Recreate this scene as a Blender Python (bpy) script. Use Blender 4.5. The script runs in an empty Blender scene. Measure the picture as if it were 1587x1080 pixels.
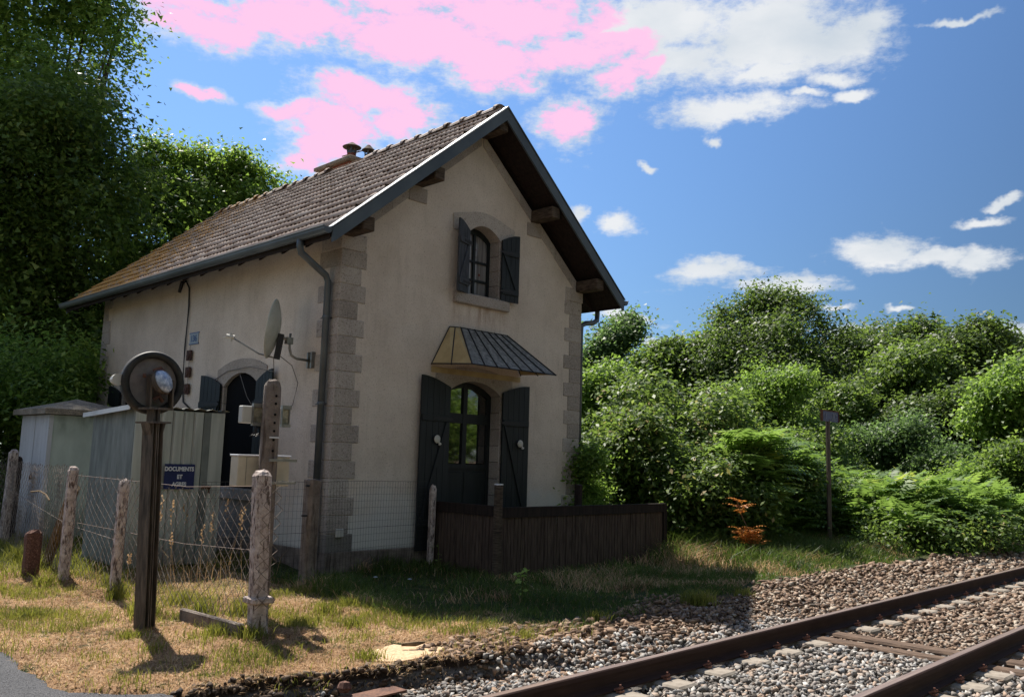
import bpy, bmesh, math, random
import numpy as np
from mathutils import Vector, Matrix
from mathutils.geometry import tessellate_polygon
RND = random.Random(7)
NR = np.random.RandomState(11)
SC = bpy.context.scene
COL = SC.collection
PI = math.pi

# ------------------------------------------------------------------ camera
CAM = Vector((-6.418, -9.555, 1.48))
YAW, PITCH, ROLL = 0.7942, 0.1293, 0.0297
fw = Vector((math.sin(YAW)*math.cos(PITCH), math.cos(YAW)*math.cos(PITCH), math.sin(PITCH)))
rt = Vector((math.cos(YAW), -math.sin(YAW), 0)); up = rt.cross(fw)
r2 = rt*math.cos(ROLL) + up*math.sin(ROLL); u2 = up*math.cos(ROLL) - rt*math.sin(ROLL)
cd = bpy.data.cameras.new('camera'); cam = bpy.data.objects.new('camera', cd); COL.objects.link(cam)
cd.sensor_width = 36.0; cd.lens = 36.0*1330.9/1587.0; cd.clip_start = 0.05; cd.clip_end = 3000
m = Matrix((r2, u2, -fw)).transposed().to_4x4(); m.translation = CAM
cam.matrix_world = m; SC.camera = cam

# ------------------------------------------------------------------ light
SUN_AZ, SUN_EL = math.radians(12.0), math.radians(56.0)      # azimuth from +Y toward +X
EXPOSURE = 1.1
SKY_STR = 0.15
SC.view_settings.view_transform = 'Standard'; SC.view_settings.look = 'None'
SC.view_settings.exposure = EXPOSURE; SC.view_settings.gamma = 1.0; SC.view_settings.use_curve_mapping = False
sd = bpy.data.lights.new('sun', 'SUN'); so = bpy.data.objects.new('sun', sd); COL.objects.link(so)
sd.energy = 4.3; sd.angle = math.radians(0.55); sd.color = (1.0, 0.94, 0.84)
sdir = Vector((math.sin(SUN_AZ)*math.cos(SUN_EL), math.cos(SUN_AZ)*math.cos(SUN_EL), math.sin(SUN_EL)))
so.rotation_euler = sdir.to_track_quat('Z', 'Y').to_euler()

world = bpy.data.worlds.new('World'); SC.world = world; world.use_nodes = True
wt = world.node_tree; wn = wt.nodes; wl = wt.links; wn.clear()

def node(t, ty, loc=None, **kw):
    n = t.nodes.new(ty)
    for k, v in kw.items():
        setattr(n, k, v)
    return n

class NG:
    """tiny helper for building shader graphs"""
    def __init__(s, tree): s.t = tree; s.n = tree.nodes; s.l = tree.links
    def put(s, inp, v):
        if isinstance(v, bpy.types.NodeSocket): s.l.new(v, inp)
        elif v is not None:
            try: inp.default_value = v
            except Exception: inp.default_value = (v[0], v[1], v[2], 1.0)
    def math(s, op, a, b=None, c=None, clamp=False):
        n = s.n.new('ShaderNodeMath'); n.operation = op; n.use_clamp = clamp
        s.put(n.inputs[0], a); s.put(n.inputs[1], b); s.put(n.inputs[2], c); return n.outputs[0]
    def vmath(s, op, a, b=None, out=0):
        n = s.n.new('ShaderNodeVectorMath'); n.operation = op
        s.put(n.inputs[0], a)
        if op == 'SCALE': s.put(n.inputs[3], b)
        else: s.put(n.inputs[1], b)
        return n.outputs[out]
    def noise(s, vec, scale, detail=4, rough=.55, dist=0.0, out=0):
        n = s.n.new('ShaderNodeTexNoise'); s.put(n.inputs['Vector'], vec)
        n.inputs['Scale'].default_value = scale; n.inputs['Detail'].default_value = detail
        n.inputs['Roughness'].default_value = rough; n.inputs['Distortion'].default_value = dist
        return n.outputs[out]
    def vor(s, vec, scale, feature='F1', out='Distance'):
        n = s.n.new('ShaderNodeTexVoronoi'); n.feature = feature; s.put(n.inputs['Vector'], vec)
        n.inputs['Scale'].default_value = scale; return n.outputs[out]
    def ramp(s, fac, stops, interp='LINEAR'):
        n = s.n.new('ShaderNodeValToRGB'); s.put(n.inputs[0], fac); cr = n.color_ramp; cr.interpolation = interp
        while len(cr.elements) < len(stops): cr.elements.new(0.5)
        for e, (p, c) in zip(cr.elements, stops):
            e.position = p; e.color = (c[0], c[1], c[2], 1) if not isinstance(c, (int, float)) else (c, c, c, 1)
        return n.outputs[0]
    def sstep(s, v, a, b):
        n = s.n.new('ShaderNodeMapRange'); n.interpolation_type = 'SMOOTHSTEP'
        s.put(n.inputs[0], v); n.inputs[1].default_value = a; n.inputs[2].default_value = b
        return n.outputs[0]
    def mix(s, fac, a, b, bt='MIX'):
        n = s.n.new('ShaderNodeMix'); n.data_type = 'RGBA'; n.blend_type = bt; n.clamp_factor = True
        s.put(n.inputs[0], fac); s.put(n.inputs[6], a); s.put(n.inputs[7], b); return n.outputs[2]
    def mapping(s, vec, scale=(1, 1, 1), loc=(0, 0, 0)):
        n = s.n.new('ShaderNodeMapping'); s.put(n.inputs[0], vec); n.inputs[1].default_value = loc; n.inputs[3].default_value = scale
        return n.outputs[0]
    def sep(s, v):
        n = s.n.new('ShaderNodeSeparateXYZ'); s.put(n.inputs[0], v); return n.outputs
    def comb(s, x, y, z):
        n = s.n.new('ShaderNodeCombineXYZ'); s.put(n.inputs[0], x); s.put(n.inputs[1], y); s.put(n.inputs[2], z); return n.outputs[0]

# sky texture plus clouds laid out by azimuth and elevation
W = NG(wt)
sky = wn.new('ShaderNodeTexSky'); sky.sky_type = 'NISHITA'; sky.sun_disc = False
sky.sun_elevation = SUN_EL; sky.sun_rotation = SUN_AZ
sky.air_density = 1.0; sky.dust_density = 0.35; sky.ozone_density = 3.0; sky.altitude = 300
tc = wn.new('ShaderNodeTexCoord')
dirv = tc.outputs['Generated']
sx, sy, sz = W.sep(dirv)
az = W.math('ARCTAN2', sx, sy)                 # radians, from +Y toward +X
elv = W.math('ARCSINE', sz)
azel = W.comb(W.math('MULTIPLY', az, 57.29578), W.math('MULTIPLY', elv, 57.29578), 0.0)
hs = W.vmath('DIVIDE', dirv, W.comb(W.math('ADD', W.math('ABSOLUTE', sz), .12), W.math('ADD', W.math('ABSOLUTE', sz), .12), W.math('ADD', W.math('ABSOLUTE', sz), .12)))
w1 = W.noise(azel, .16, 5, .6, out=1)
warp = W.vmath('SCALE', W.vmath('SUBTRACT', w1, (.5, .5, .5)), 3.6)
ae2 = W.vmath('ADD', azel, warp)
CLOUDS = [  # azimuth, elevation, half width, half height in degrees, pink
    (24.70, 25.74, 5.33, 1.50, 1),
    (23.40, 26.77, 4.85, 1.05, 1),
    (30.43, 27.00, 7.44, 1.99, 1),
    (37.91, 26.85, 8.60, 2.97, 1),
    (43.39, 25.64, 4.98, 2.29, 1),
    (34.18, 29.48, 14.99, 2.13, 1),
    (45.10, 28.75, 8.19, 2.57, 1),
    (34.59, 23.08, 4.85, 1.63, 1),
    (37.30, 21.81, 3.77, 1.43, 1),
    (32.98, 21.14, 4.12, 1.96, 1),
    (29.97, 21.59, 2.53, 0.85, 1),
    (31.04, 18.25, 1.89, 0.88, 1),
    (32.23, 19.46, 2.56, 1.39, 1),
    (24.31, 21.79, 1.66, 0.49, 1),
    (48.92, 22.12, 3.03, 2.07, 1),
    (52.45, 24.75, 3.76, 1.62, 1),
    (49.72, 26.53, 5.37, 1.89, 1),
    (54.19, 27.95, 8.66, 2.57, 0),
    (62.00, 27.06, 7.62, 3.06, 0),
    (67.30, 26.28, 3.46, 1.95, 0),
    (62.40, 24.79, 4.46, 1.12, 0),
    (60.50, 22.56, 5.12, 1.01, 0),
    (66.45, 24.00, 2.34, 0.59, 0),
    (67.80, 22.80, 1.34, 0.48, 0),
    (64.84, 23.24, 1.60, 0.34, 0),
    (52.36, 15.83, 1.74, 0.84, 0),
    (49.23, 16.45, 0.88, 0.67, 0),
    (58.59, 12.46, 3.61, 1.16, 0),
    (63.47, 11.30, 3.69, 0.69, 0),
    (68.90, 13.40, 3.19, 1.17, 0),
    (72.16, 12.86, 2.75, 0.69, 0),
    (74.57, 12.51, 1.82, 0.82, 0),
    (74.38, 14.81, 1.68, 0.30, 0),
    (75.53, 15.61, 0.99, 0.33, 0),
    (53.52, 9.70, 2.64, 0.43, 0),
    (55.87, 8.23, 1.68, 0.55, 0),
    (75.24, 8.11, 3.03, 0.97, 0),
    (67.68, 8.90, 1.85, 0.36, 0),
    (62.25, 9.23, 1.59, 0.29, 0),
    (66.76, 10.13, 0.98, 0.20, 0),
    (70.14, 10.07, 0.72, 0.20, 0),
    (58.59, 20.95, 0.59, 0.36, 0),
    (54.85, 19.39, 0.52, 0.33, 0),
    (74.07, 26.26, 2.08, 0.27, 0),
    (56.42, 25.20, 8.44, 1.90, 0),
    (64.07, 26.12, 6.67, 2.18, 0),
    (68.88, 26.95, 2.28, 1.05, 0),
]
mask = None; pink = None
for (a, e, ra, re, pk) in CLOUDS:
    d = W.vmath('MULTIPLY', W.vmath('SUBTRACT', ae2, (a, e, 0)), (1/ra, 1/re, 0))
    v = W.math('SUBTRACT', 1.0, W.vmath('LENGTH', d, out=1))
    mask = v if mask is None else W.math('MAXIMUM', mask, v)
    if pk: pink = v if pink is None else W.math('MAXIMUM', pink, v)
far = W.noise(hs, 1.6, 3, .5)                    # unseen broken cloud over the rest of the sky, thickened to fill the facade
farm = W.math('MULTIPLY', W.math('SUBTRACT', far, .49), 4.0)
inw = W.math('MULTIPLY', W.math('MULTIPLY', W.sstep(W.math('MULTIPLY', az, 57.29578), 4, 12), W.math('SUBTRACT', 1.0, W.sstep(W.math('MULTIPLY', az, 57.29578), 79, 88))),
             W.math('SUBTRACT', 1.0, W.sstep(W.math('MULTIPLY', elv, 57.29578), 31, 38)))
allm = W.math('ADD', W.math('MULTIPLY', mask, inw), W.math('MULTIPLY', farm, W.math('SUBTRACT', 1.0, inw)))
fb = W.noise(hs, 7.0, 9, .62, .3)
fb2 = W.noise(azel, .55, 6, .6); fb3 = W.noise(W.mapping(azel, (1, 2.2, 1)), 1.1, 7, .68)
dens0 = W.math('ADD', allm, W.math('ADD', W.math('MULTIPLY', W.math('SUBTRACT', fb, .52), 1.3), W.math('ADD', W.math('MULTIPLY', W.math('SUBTRACT', fb2, .52), .8), W.math('MULTIPLY', W.math('SUBTRACT', fb3, .5), .9))))
dens = W.sstep(dens0, -.22, .62)
core = W.sstep(dens0, .22, .44)
shade = W.ramp(W.noise(hs, 3.2, 6, .55), [(.3, (.62, .69, .76)), (.6, (.86, .88, .90))])
CB = 1.0/SKY_STR/(2**EXPOSURE)
white = W.vmath('SCALE', shade, CB)
pinkc = (1.0*CB*1.05, .60*CB*1.02, .85*CB*1.02)
pf = W.math('MULTIPLY', core, W.sstep(W.math('ADD', pink, W.math('MULTIPLY', W.math('SUBTRACT', fb, .5), .9)), .05, .2)) if pink else 0.0
ccol = W.mix(pf, white, pinkc)
sdot = W.vmath('DOT_PRODUCT', dirv, tuple(sdir), out=1)
fall = W.math('ADD', .33, W.math('MULTIPLY', W.sstep(sdot, .2, .9), .68))     # the blue deepens away from the sun
skyc = W.vmath('SCALE', W.mix(1.0, sky.outputs[0], (.37, .455, .53, 1), 'MULTIPLY'), fall)
hz = W.math('MULTIPLY', W.sstep(elv, -.02, .02), 1.0)
fin = W.mix(W.math('MULTIPLY', dens, W.math('MULTIPLY', hz, .97)), skyc, ccol)
bg = wn.new('ShaderNodeBackground'); wl.new(fin, bg.inputs[0]); bg.inputs[1].default_value = SKY_STR
wo = wn.new('ShaderNodeOutputWorld'); wl.new(bg.outputs[0], wo.inputs[0])

# ------------------------------------------------------------------ materials
def material(name, build, rough=.9, spec=.3, bump=None, metal=0.0):
    mt = bpy.data.materials.new(name); mt.use_nodes = True
    t = mt.node_tree; g = NG(t); b = t.nodes['Principled BSDF']
    b.inputs['Roughness'].default_value = rough; b.inputs['Specular IOR Level'].default_value = spec; b.inputs['Metallic'].default_value = metal
    geo = t.nodes.new('ShaderNodeNewGeometry'); g.pos = geo.outputs['Position']; g.b = b; g.geo = geo
    tcn = t.nodes.new('ShaderNodeTexCoord'); g.obj = tcn.outputs['Object']
    oi = t.nodes.new('ShaderNodeObjectInfo'); g.rnd = oi.outputs['Random']
    c = build(g)
    if isinstance(c, tuple) and len(c) == 2 and isinstance(c[1], bpy.types.NodeSocket):
        c, h = c
        bn = t.nodes.new('ShaderNodeBump'); bn.inputs['Strength'].default_value = bump[0]; bn.inputs['Distance'].default_value = bump[1]
        t.links.new(h, bn.inputs['Height']); t.links.new(bn.outputs[0], b.inputs['Normal'])
    g.put(b.inputs['Base Color'], c)
    return mt

def m_plaster(g):
    big = g.noise(g.pos, 1.1, 5, .7); fine = g.noise(g.pos, 42, 3, .8); gr = g.noise(g.pos, 34, 3, .65)
    c = g.ramp(big, [(.32, (.53, .455, .385)), (.5, (.62, .54, .465)), (.68, (.69, .61, .53))])
    c = g.mix(g.math('MULTIPLY', g.sstep(gr, .5, .75), .35), c, (.44, .36, .29, 1))
    c = g.mix(g.sstep(fine, .60, .75), c, (.80, .71, .61, 1))
    c = g.mix(g.math('MULTIPLY', g.sstep(fine, .44, .32), .75), c, (.22, .17, .13, 1))
    x, y, z = g.sep(g.pos)
    st = g.noise(g.mapping(g.pos, (5, 5, .7)), 1.2, 5, .65)
    c = g.mix(g.math('MULTIPLY', g.sstep(st, .52, .72), .18), c, (.22, .175, .135, 1))
    # patched, paler render near the ground
    low = g.math('ADD', z, g.math('MULTIPLY', g.math('SUBTRACT', g.noise(g.pos, 1.7, 4, .6), .5), 1.3))
    c = g.mix(g.math('MULTIPLY', g.sstep(low, 1.15, .45), .8), c, (.62, .62, .60, 1))
    c = g.mix(g.math('MULTIPLY', g.sstep(g.math('ADD', z, g.math('MULTIPLY', fine, .1)), .34, .24), .85), c, (.13, .14, .14, 1))
    # rusty drips under the upper sill and grime under the eaves
    dx = g.math('ABSOLUTE', g.math('SUBTRACT', x, 2.55))
    dr = g.math('MULTIPLY', g.sstep(dx, .75, .3), g.math('MULTIPLY', g.sstep(z, 3.25, 3.75), g.sstep(z, 3.95, 3.8)))
    c = g.mix(g.math('MULTIPLY', dr, g.math('MULTIPLY', g.sstep(st, .4, .62), .55)), c, (.26, .145, .085, 1))
    return c, g.math('ADD', g.math('MULTIPLY', fine, .6), gr)
M = {}
M['plaster'] = material('plaster_render', m_plaster, .95, .2, (.55, .012))

def m_stone(g):
    fine = g.noise(g.pos, 55, 3, .8); mid = g.noise(g.pos, 14, 4, .6); big = g.noise(g.pos, 2.2, 3, .5)
    c = g.ramp(g.math('ADD', g.math('MULTIPLY', g.rnd, .35), g.math('MULTIPLY', big, .65)), [(.2, (.27, .235, .205)), (.5, (.38, .335, .30)), (.8, (.49, .44, .395))])
    c = g.mix(g.math('MULTIPLY', g.sstep(fine, .56, .72), .75), c, (.62, .56, .49, 1))
    c = g.mix(g.math('MULTIPLY', g.sstep(fine, .45, .33), .8), c, (.085, .068, .055, 1))
    c = g.mix(g.math('MULTIPLY', g.sstep(mid, .55, .75), .5), c, (.14, .115, .095, 1))
    z = g.sep(g.pos)[2]
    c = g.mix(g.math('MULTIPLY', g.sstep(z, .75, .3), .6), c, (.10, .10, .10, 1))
    return c, g.math('ADD', fine, mid)
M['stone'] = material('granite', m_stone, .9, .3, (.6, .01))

def m_tile(g):
    n = g.noise(g.pos, 5.0, 4, .6); f = g.noise(g.pos, 55, 4, .7)
    c = g.ramp(g.math('ADD', g.math('MULTIPLY', g.rnd, .4), g.math('MULTIPLY', n, .6)), [(.2, (.26, .18, .15)), (.45, (.40, .32, .275)), (.6, (.47, .40, .36)), (.85, (.50, .33, .25))])
    c = g.mix(g.math('MULTIPLY', g.sstep(f, .5, .72), .8), c, (.60, .55, .49, 1))
    c = g.mix(g.math('MULTIPLY', g.sstep(f, .45, .3), .7), c, (.05, .04, .035, 1))
    x, y, z = g.sep(g.pos)
    li = g.math('SUBTRACT', g.sstep(y, 1.5, 8.5), g.math('MULTIPLY', g.sstep(z, 4.4, 6.8), .36))
    li = g.math('ADD', li, g.math('MULTIPLY', g.math('SUBTRACT', g.noise(g.pos, 3.2, 5, .75), .5), 2.2))
    li = g.math('ADD', li, g.math('MULTIPLY', g.math('SUBTRACT', g.noise(g.pos, 17, 4, .7), .5), 2.6))
    c = g.mix(g.math('MULTIPLY', g.sstep(li, .50, .82), .9), c, g.ramp(f, [(.35, (.38, .18, .035)), (.65, (.64, .37, .09))]))
    return c, f
M['tile'] = material('clay_tile', m_tile, .85, .35, (.5, .01))

def m_paint(c0, c1, sc=3.0, stretch=(6, 6, .6)):
    def f(g):
        n = g.noise(g.mapping(g.obj, stretch), sc, 5, .6); k = g.noise(g.obj, 40, 3, .6)
        c = g.ramp(n, [(.35, c0), (.7, c1)])
        return c, g.math('ADD', n, g.math('MULTIPLY', k, .3))
    return f
M['shutter'] = material('shutter_paint', m_paint((.005, .0075, .009), (.013, .018, .021)), .55, .4, (.3, .006))
M['shutter_worn'] = material('worn_shutter_paint', m_paint((.022, .028, .038), (.085, .09, .105), 6.0, (10, 10, .7)), .7, .35, (.4, .006))
M['zinc'] = material('zinc', m_paint((.075, .088, .10), (.13, .148, .165), 2.0, (1, 1, 1)), .45, .5, (.1, .004), .35)
M['barge'] = material('barge_paint', m_paint((.05, .068, .085), (.085, .108, .125), 1.5, (1, 1, 1)), .55, .45, (.15, .004))
M['white_metal'] = material('bright_flashing', m_paint((.48, .50, .53), (.72, .74, .76), 2.0, (1, 1, 1)), .4, .5, (.1, .003))
M['oldwood'] = material('old_timber', m_paint((.035, .026, .02), (.13, .098, .072), 4.0, (2, 2, 14)), .9, .2, (.6, .012))
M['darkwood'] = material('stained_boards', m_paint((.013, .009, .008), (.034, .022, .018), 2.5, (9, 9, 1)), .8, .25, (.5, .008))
M['greywood'] = material('weathered_fence', m_paint((.045, .030, .024), (.12, .085, .065), 3.5, (12, 12, 1.1)), .85, .25, (.6, .01))
M['propwood'] = material('prop_timber', m_paint((.09, .062, .035), (.24, .17, .10), 5, (5, 5, 1)), .9, .2, (.6, .01))
M['black'] = material('interior_dark', lambda g: (.006, .006, .007, 1), .9, .1)
M['cable'] = material('cable_black', lambda g: (.02, .02, .022, 1), .6, .4)
M['cable_grey'] = material('cable_grey', lambda g: (.16, .14, .12, 1), .6, .4)
M['curtain'] = material('curtain_cloth', m_paint((.16, .145, .135), (.30, .28, .27), 3, (14, 14, 1)), .95, .1, (.4, .01))
def m_concrete(g):
    f = g.noise(g.pos, 55, 4, .7); b = g.noise(g.pos, 16, 5, .7); v = g.noise(g.mapping(g.pos, (8, 8, 2.2)), 4, 5, .65)
    c = g.ramp(b, [(.3, (.26, .20, .175)), (.46, (.50, .41, .37)), (.64, (.70, .60, .55))])
    c = g.mix(g.math('MULTIPLY', g.sstep(v, .53, .62), .9), c, (.085, .055, .045, 1))
    c = g.mix(g.math('MULTIPLY', g.sstep(f, .6, .72), .55), c, (.40, .30, .12, 1))
    c = g.mix(g.math('MULTIPLY', g.sstep(f, .42, .3), .8), c, (.06, .05, .045, 1))
    return c, g.math('ADD', f, b)
M['concrete'] = material('flaking_concrete', m_concrete, .92, .2, (.9, .02))
def m_concrete2(g):
    f = g.noise(g.pos, 70, 4, .7); b = g.noise(g.pos, 6, 4, .65); v = g.noise(g.mapping(g.pos, (9, 9, 1.0)), 2.5, 4, .6)
    c = g.ramp(b, [(.3, (.13, .105, .09)), (.7, (.27, .225, .195))])
    c = g.mix(g.math('MULTIPLY', g.sstep(v, .52, .66), .8), c, (.07, .05, .04, 1))
    c = g.mix(g.math('MULTIPLY', g.sstep(f, .42, .3), .8), c, (.05, .04, .035, 1))
    return c, g.math('ADD', f, b)
M['concrete_dark'] = material('stained_concrete', m_concrete2, .92, .2, (.8, .015))
def m_rust(g):
    f = g.noise(g.pos, 60, 4, .7); b = g.noise(g.pos, 8, 4, .6)
    c = g.ramp(g.math('ADD', g.math('MULTIPLY', f, .5), g.math('MULTIPLY', b, .5)), [(.35, (.045, .022, .016)), (.5, (.11, .05, .034)), (.68, (.22, .105, .06))])
    return c, f
M['rust'] = material('rusty_steel', m_rust, .8, .35, (.5, .008))
def m_stump(g):
    f = g.noise(g.pos, 60, 4, .7)
    return g.ramp(f, [(.35, (.06, .03, .024)), (.6, (.16, .085, .065)), (.75, (.36, .24, .19))]), f
M['redbrown'] = material('red_brown_concrete', m_stump, .9, .2, (.5, .01))
def m_rail(g):
    f = g.noise(g.mapping(g.pos, (.5, 8, 8)), 9, 4, .7); b = g.noise(g.pos, 3, 3, .6)
    return g.ramp(g.math('ADD', g.math('MULTIPLY', f, .5), g.math('MULTIPLY', b, .5)), [(.3, (.022, .011, .010)), (.6, (.05, .027, .022)), (.75, (.085, .05, .04))]), f
M['rail'] = material('rail_rust', m_rail, .8, .2, (.25, .004))
M['rail_top'] = material('rail_running_face', lambda g: g.ramp(g.noise(g.mapping(g.pos, (.3, 20, 20)), 6, 3, .6), [(.3, (.12, .08, .065)), (.7, (.26, .19, .155))]), .35, .6)
M['pole_steel'] = material('signal_post_steel', m_paint((.035, .028, .022), (.15, .118, .09), 5, (7, 7, .9)), .6, .4, (.4, .005))
M['disc_back'] = material('signal_disc_back', m_paint((.12, .105, .10), (.24, .21, .20), 6, (1, 1, 1)), .6, .4, (.2, .004))
M['disc_rim'] = material('signal_disc_rim', m_paint((.008, .008, .008), (.04, .036, .03), 12, (1, 1, 1)), .6, .4, (.5, .004))
M['white'] = material('white_plastic', m_paint((.42, .41, .38), (.58, .56, .50), 3, (1, 1, 1)), .45, .4, (.1, .003))
M['box_cream'] = material('cabinet_cream', m_paint((.42, .37, .28), (.60, .54, .43), 2.2, (1, 1, 1.6)), .55, .4, (.15, .004))
M['box_top'] = material('cabinet_top', lambda g: (.62, .62, .66, 1), .3, .5)
def m_shed(g):
    f = g.noise(g.pos, 30, 4, .65); v = g.noise(g.mapping(g.pos, (7, 7, .6)), 1.6, 5, .6); z = g.sep(g.pos)[2]
    c = g.ramp(v, [(.3, (.34, .36, .335)), (.55, (.48, .50, .465)), (.75, (.56, .57, .53))])
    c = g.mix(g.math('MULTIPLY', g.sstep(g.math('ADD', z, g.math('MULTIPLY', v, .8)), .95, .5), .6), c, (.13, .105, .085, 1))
    c = g.mix(g.math('MULTIPLY', g.sstep(f, .62, .75), .6), c, (.16, .11, .075, 1))
    return c, f
M['shed_side'] = material('dark_shaded_sheet', m_paint((.11, .125, .115), (.23, .25, .235), 2.5, (1, 4, .8)), .6, .35, (.2, .004))  # side wall's shade put into a darker sheet colour; also the dark door edge
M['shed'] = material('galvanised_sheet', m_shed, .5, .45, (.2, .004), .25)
def m_hutw(g):
    f = g.noise(g.pos, 25, 4, .65); v = g.noise(g.mapping(g.pos, (6, 6, .5)), 1.4, 5, .6); z = g.sep(g.pos)[2]
    c = g.ramp(v, [(.3, (.44, .45, .47)), (.6, (.58, .59, .62)), (.75, (.64, .65, .66))])
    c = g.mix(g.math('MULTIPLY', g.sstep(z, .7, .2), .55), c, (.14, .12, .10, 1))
    c = g.mix(g.math('MULTIPLY', g.sstep(f, .62, .74), .6), c, (.16, .12, .09, 1))
    return c, f
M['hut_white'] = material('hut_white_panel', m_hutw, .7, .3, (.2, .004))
def m_hutg(g):
    v = g.noise(g.mapping(g.pos, (3, 3, 1.2)), 1.4, 4, .6); z = g.sep(g.pos)[2]; f = g.noise(g.pos, 25, 4, .65)
    c = g.ramp(v, [(.3, (.40, .46, .41)), (.7, (.53, .60, .54))])
    gm = g.math('MULTIPLY', g.sstep(z, 1.55, 1.85), g.sstep(v, .35, .6))
    c = g.mix(g.math('MULTIPLY', gm, .6), c, (.13, .16, .13, 1))
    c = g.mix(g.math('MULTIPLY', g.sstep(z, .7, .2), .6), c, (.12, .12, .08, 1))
    return c, f
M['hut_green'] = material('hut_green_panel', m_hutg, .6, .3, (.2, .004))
def m_roofc(g):
    f = g.noise(g.pos, 45, 4, .7); b = g.noise(g.pos, 7, 4, .65)
    c = g.ramp(b, [(.3, (.19, .165, .135)), (.6, (.36, .31, .25)), (.75, (.42, .37, .29))])
    c = g.mix(g.math('MULTIPLY', g.sstep(f, .5, .62), .8), c, (.09, .08, .06, 1))
    return c, f
M['roof_concrete'] = material('mossy_concrete_roof', m_roofc, .95, .2, (.7, .015))
M['blue_sign'] = material('sign_blue', m_paint((.006, .012, .075), (.012, .022, .115), 6, (1, 1, 1)), .35, .5, (.05, .002))
M['sign_white'] = material('sign_lettering', lambda g: (.62, .64, .68, 1), .5, .4)
M['sign_dim'] = material('worn_lettering', lambda g: (.20, .22, .28, 1), .6, .4)
M['number_white'] = material('number_plate_white', lambda g: (.26, .30, .34, 1), .4, .5)
M['number_blue'] = material('number_plate_blue', lambda g: (.03, .08, .22, 1), .4, .5)
M['terracotta'] = material('terracotta', m_paint((.045, .028, .026), (.12, .06, .045), 22, (1, 1, 1)), .8, .3, (.5, .01))
M['dish'] = material('dish_grey', m_paint((.44, .46, .41), (.60, .61, .56), 4, (1, 1, 1)), .5, .4, (.05, .002))
M['galv'] = material('galvanised', m_paint((.18, .18, .17), (.34, .34, .32), 9, (1, 1, 1)), .4, .5, (.1, .003), .5)
M['canopy_grey'] = material('canopy_sheet', m_paint((.09, .088, .078), (.32, .31, .28), 5, (4, 4, 4)), .45, .5, (.3, .004))
M['canopy_yellow'] = material('canopy_yellow', m_paint((.36, .27, .13), (.52, .41, .22), 3, (1, 1, 1)), .6, .3, (.1, .003))
def m_wire(g): return g.ramp(g.noise(g.pos, 6, 3, .6), [(.35, (.10, .075, .06)), (.65, (.24, .20, .17))])
M['wire'] = material('fence_wire', m_wire, .6, .4)
M['barewire'] = material('bright_wire', lambda g: (.22, .165, .135, 1), .45, .5)
M['brick'] = material('chimney_brick', m_paint((.16, .052, .035), (.27, .10, .065), 14, (1, 1, 1)), .9, .2, (.5, .01))
def m_glass():
    mt = bpy.data.materials.new('window_glass'); mt.use_nodes = True; b = mt.node_tree.nodes['Principled BSDF']
    b.inputs['Base Color'].default_value = (.012, .014, .014, 1); b.inputs['Roughness'].default_value = .03
    b.inputs['Specular IOR Level'].default_value = 1.0; b.inputs['IOR'].default_value = 1.9
    return mt
M['glass'] = m_glass()
def m_lens():
    mt = bpy.data.materials.new('lamp_glass'); mt.use_nodes = True; t = mt.node_tree; g = NG(t); b = t.nodes['Principled BSDF']
    tcn = t.nodes.new('ShaderNodeTexCoord')
    g.put(b.inputs['Base Color'], g.ramp(g.noise(tcn.outputs['Object'], 26, 4, .6), [(.35, (.20, .24, .34)), (.55, (.42, .48, .58)), (.7, (.72, .76, .82))]))
    b.inputs['Roughness'].default_value = .12; b.inputs['Specular IOR Level'].default_value = .8
    return mt
M['lens'] = m_lens()
def m_lens2():
    mt = bpy.data.materials.new('lamp_window_glass'); mt.use_nodes = True; t = mt.node_tree; g = NG(t); b = t.nodes['Principled BSDF']
    tcn = t.nodes.new('ShaderNodeTexCoord')
    g.put(b.inputs['Base Color'], g.ramp(g.noise(tcn.outputs['Object'], 14, 3, .6), [(.35, (.16, .15, .11)), (.65, (.46, .42, .31))]))
    b.inputs['Roughness'].default_value = .15
    return mt
M['lens2'] = m_lens2()
def m_asphalt(g):
    f = g.noise(g.pos, 170, 3, .75); v = g.vor(g.pos, 120); b = g.noise(g.pos, 2.0, 4, .6)
    c = g.ramp(b, [(.3, (.075, .077, .085)), (.7, (.115, .115, .122))])
    c = g.mix(g.sstep(f, .5, .75), c, (.25, .24, .235, 1))
    c = g.mix(g.sstep(v, .45, .75), c, (.035, .035, .04, 1))
    return c, g.math('SUBTRACT', f, v)
M['asphalt'] = material('asphalt', m_asphalt, .9, .25, (.8, .01))

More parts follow.
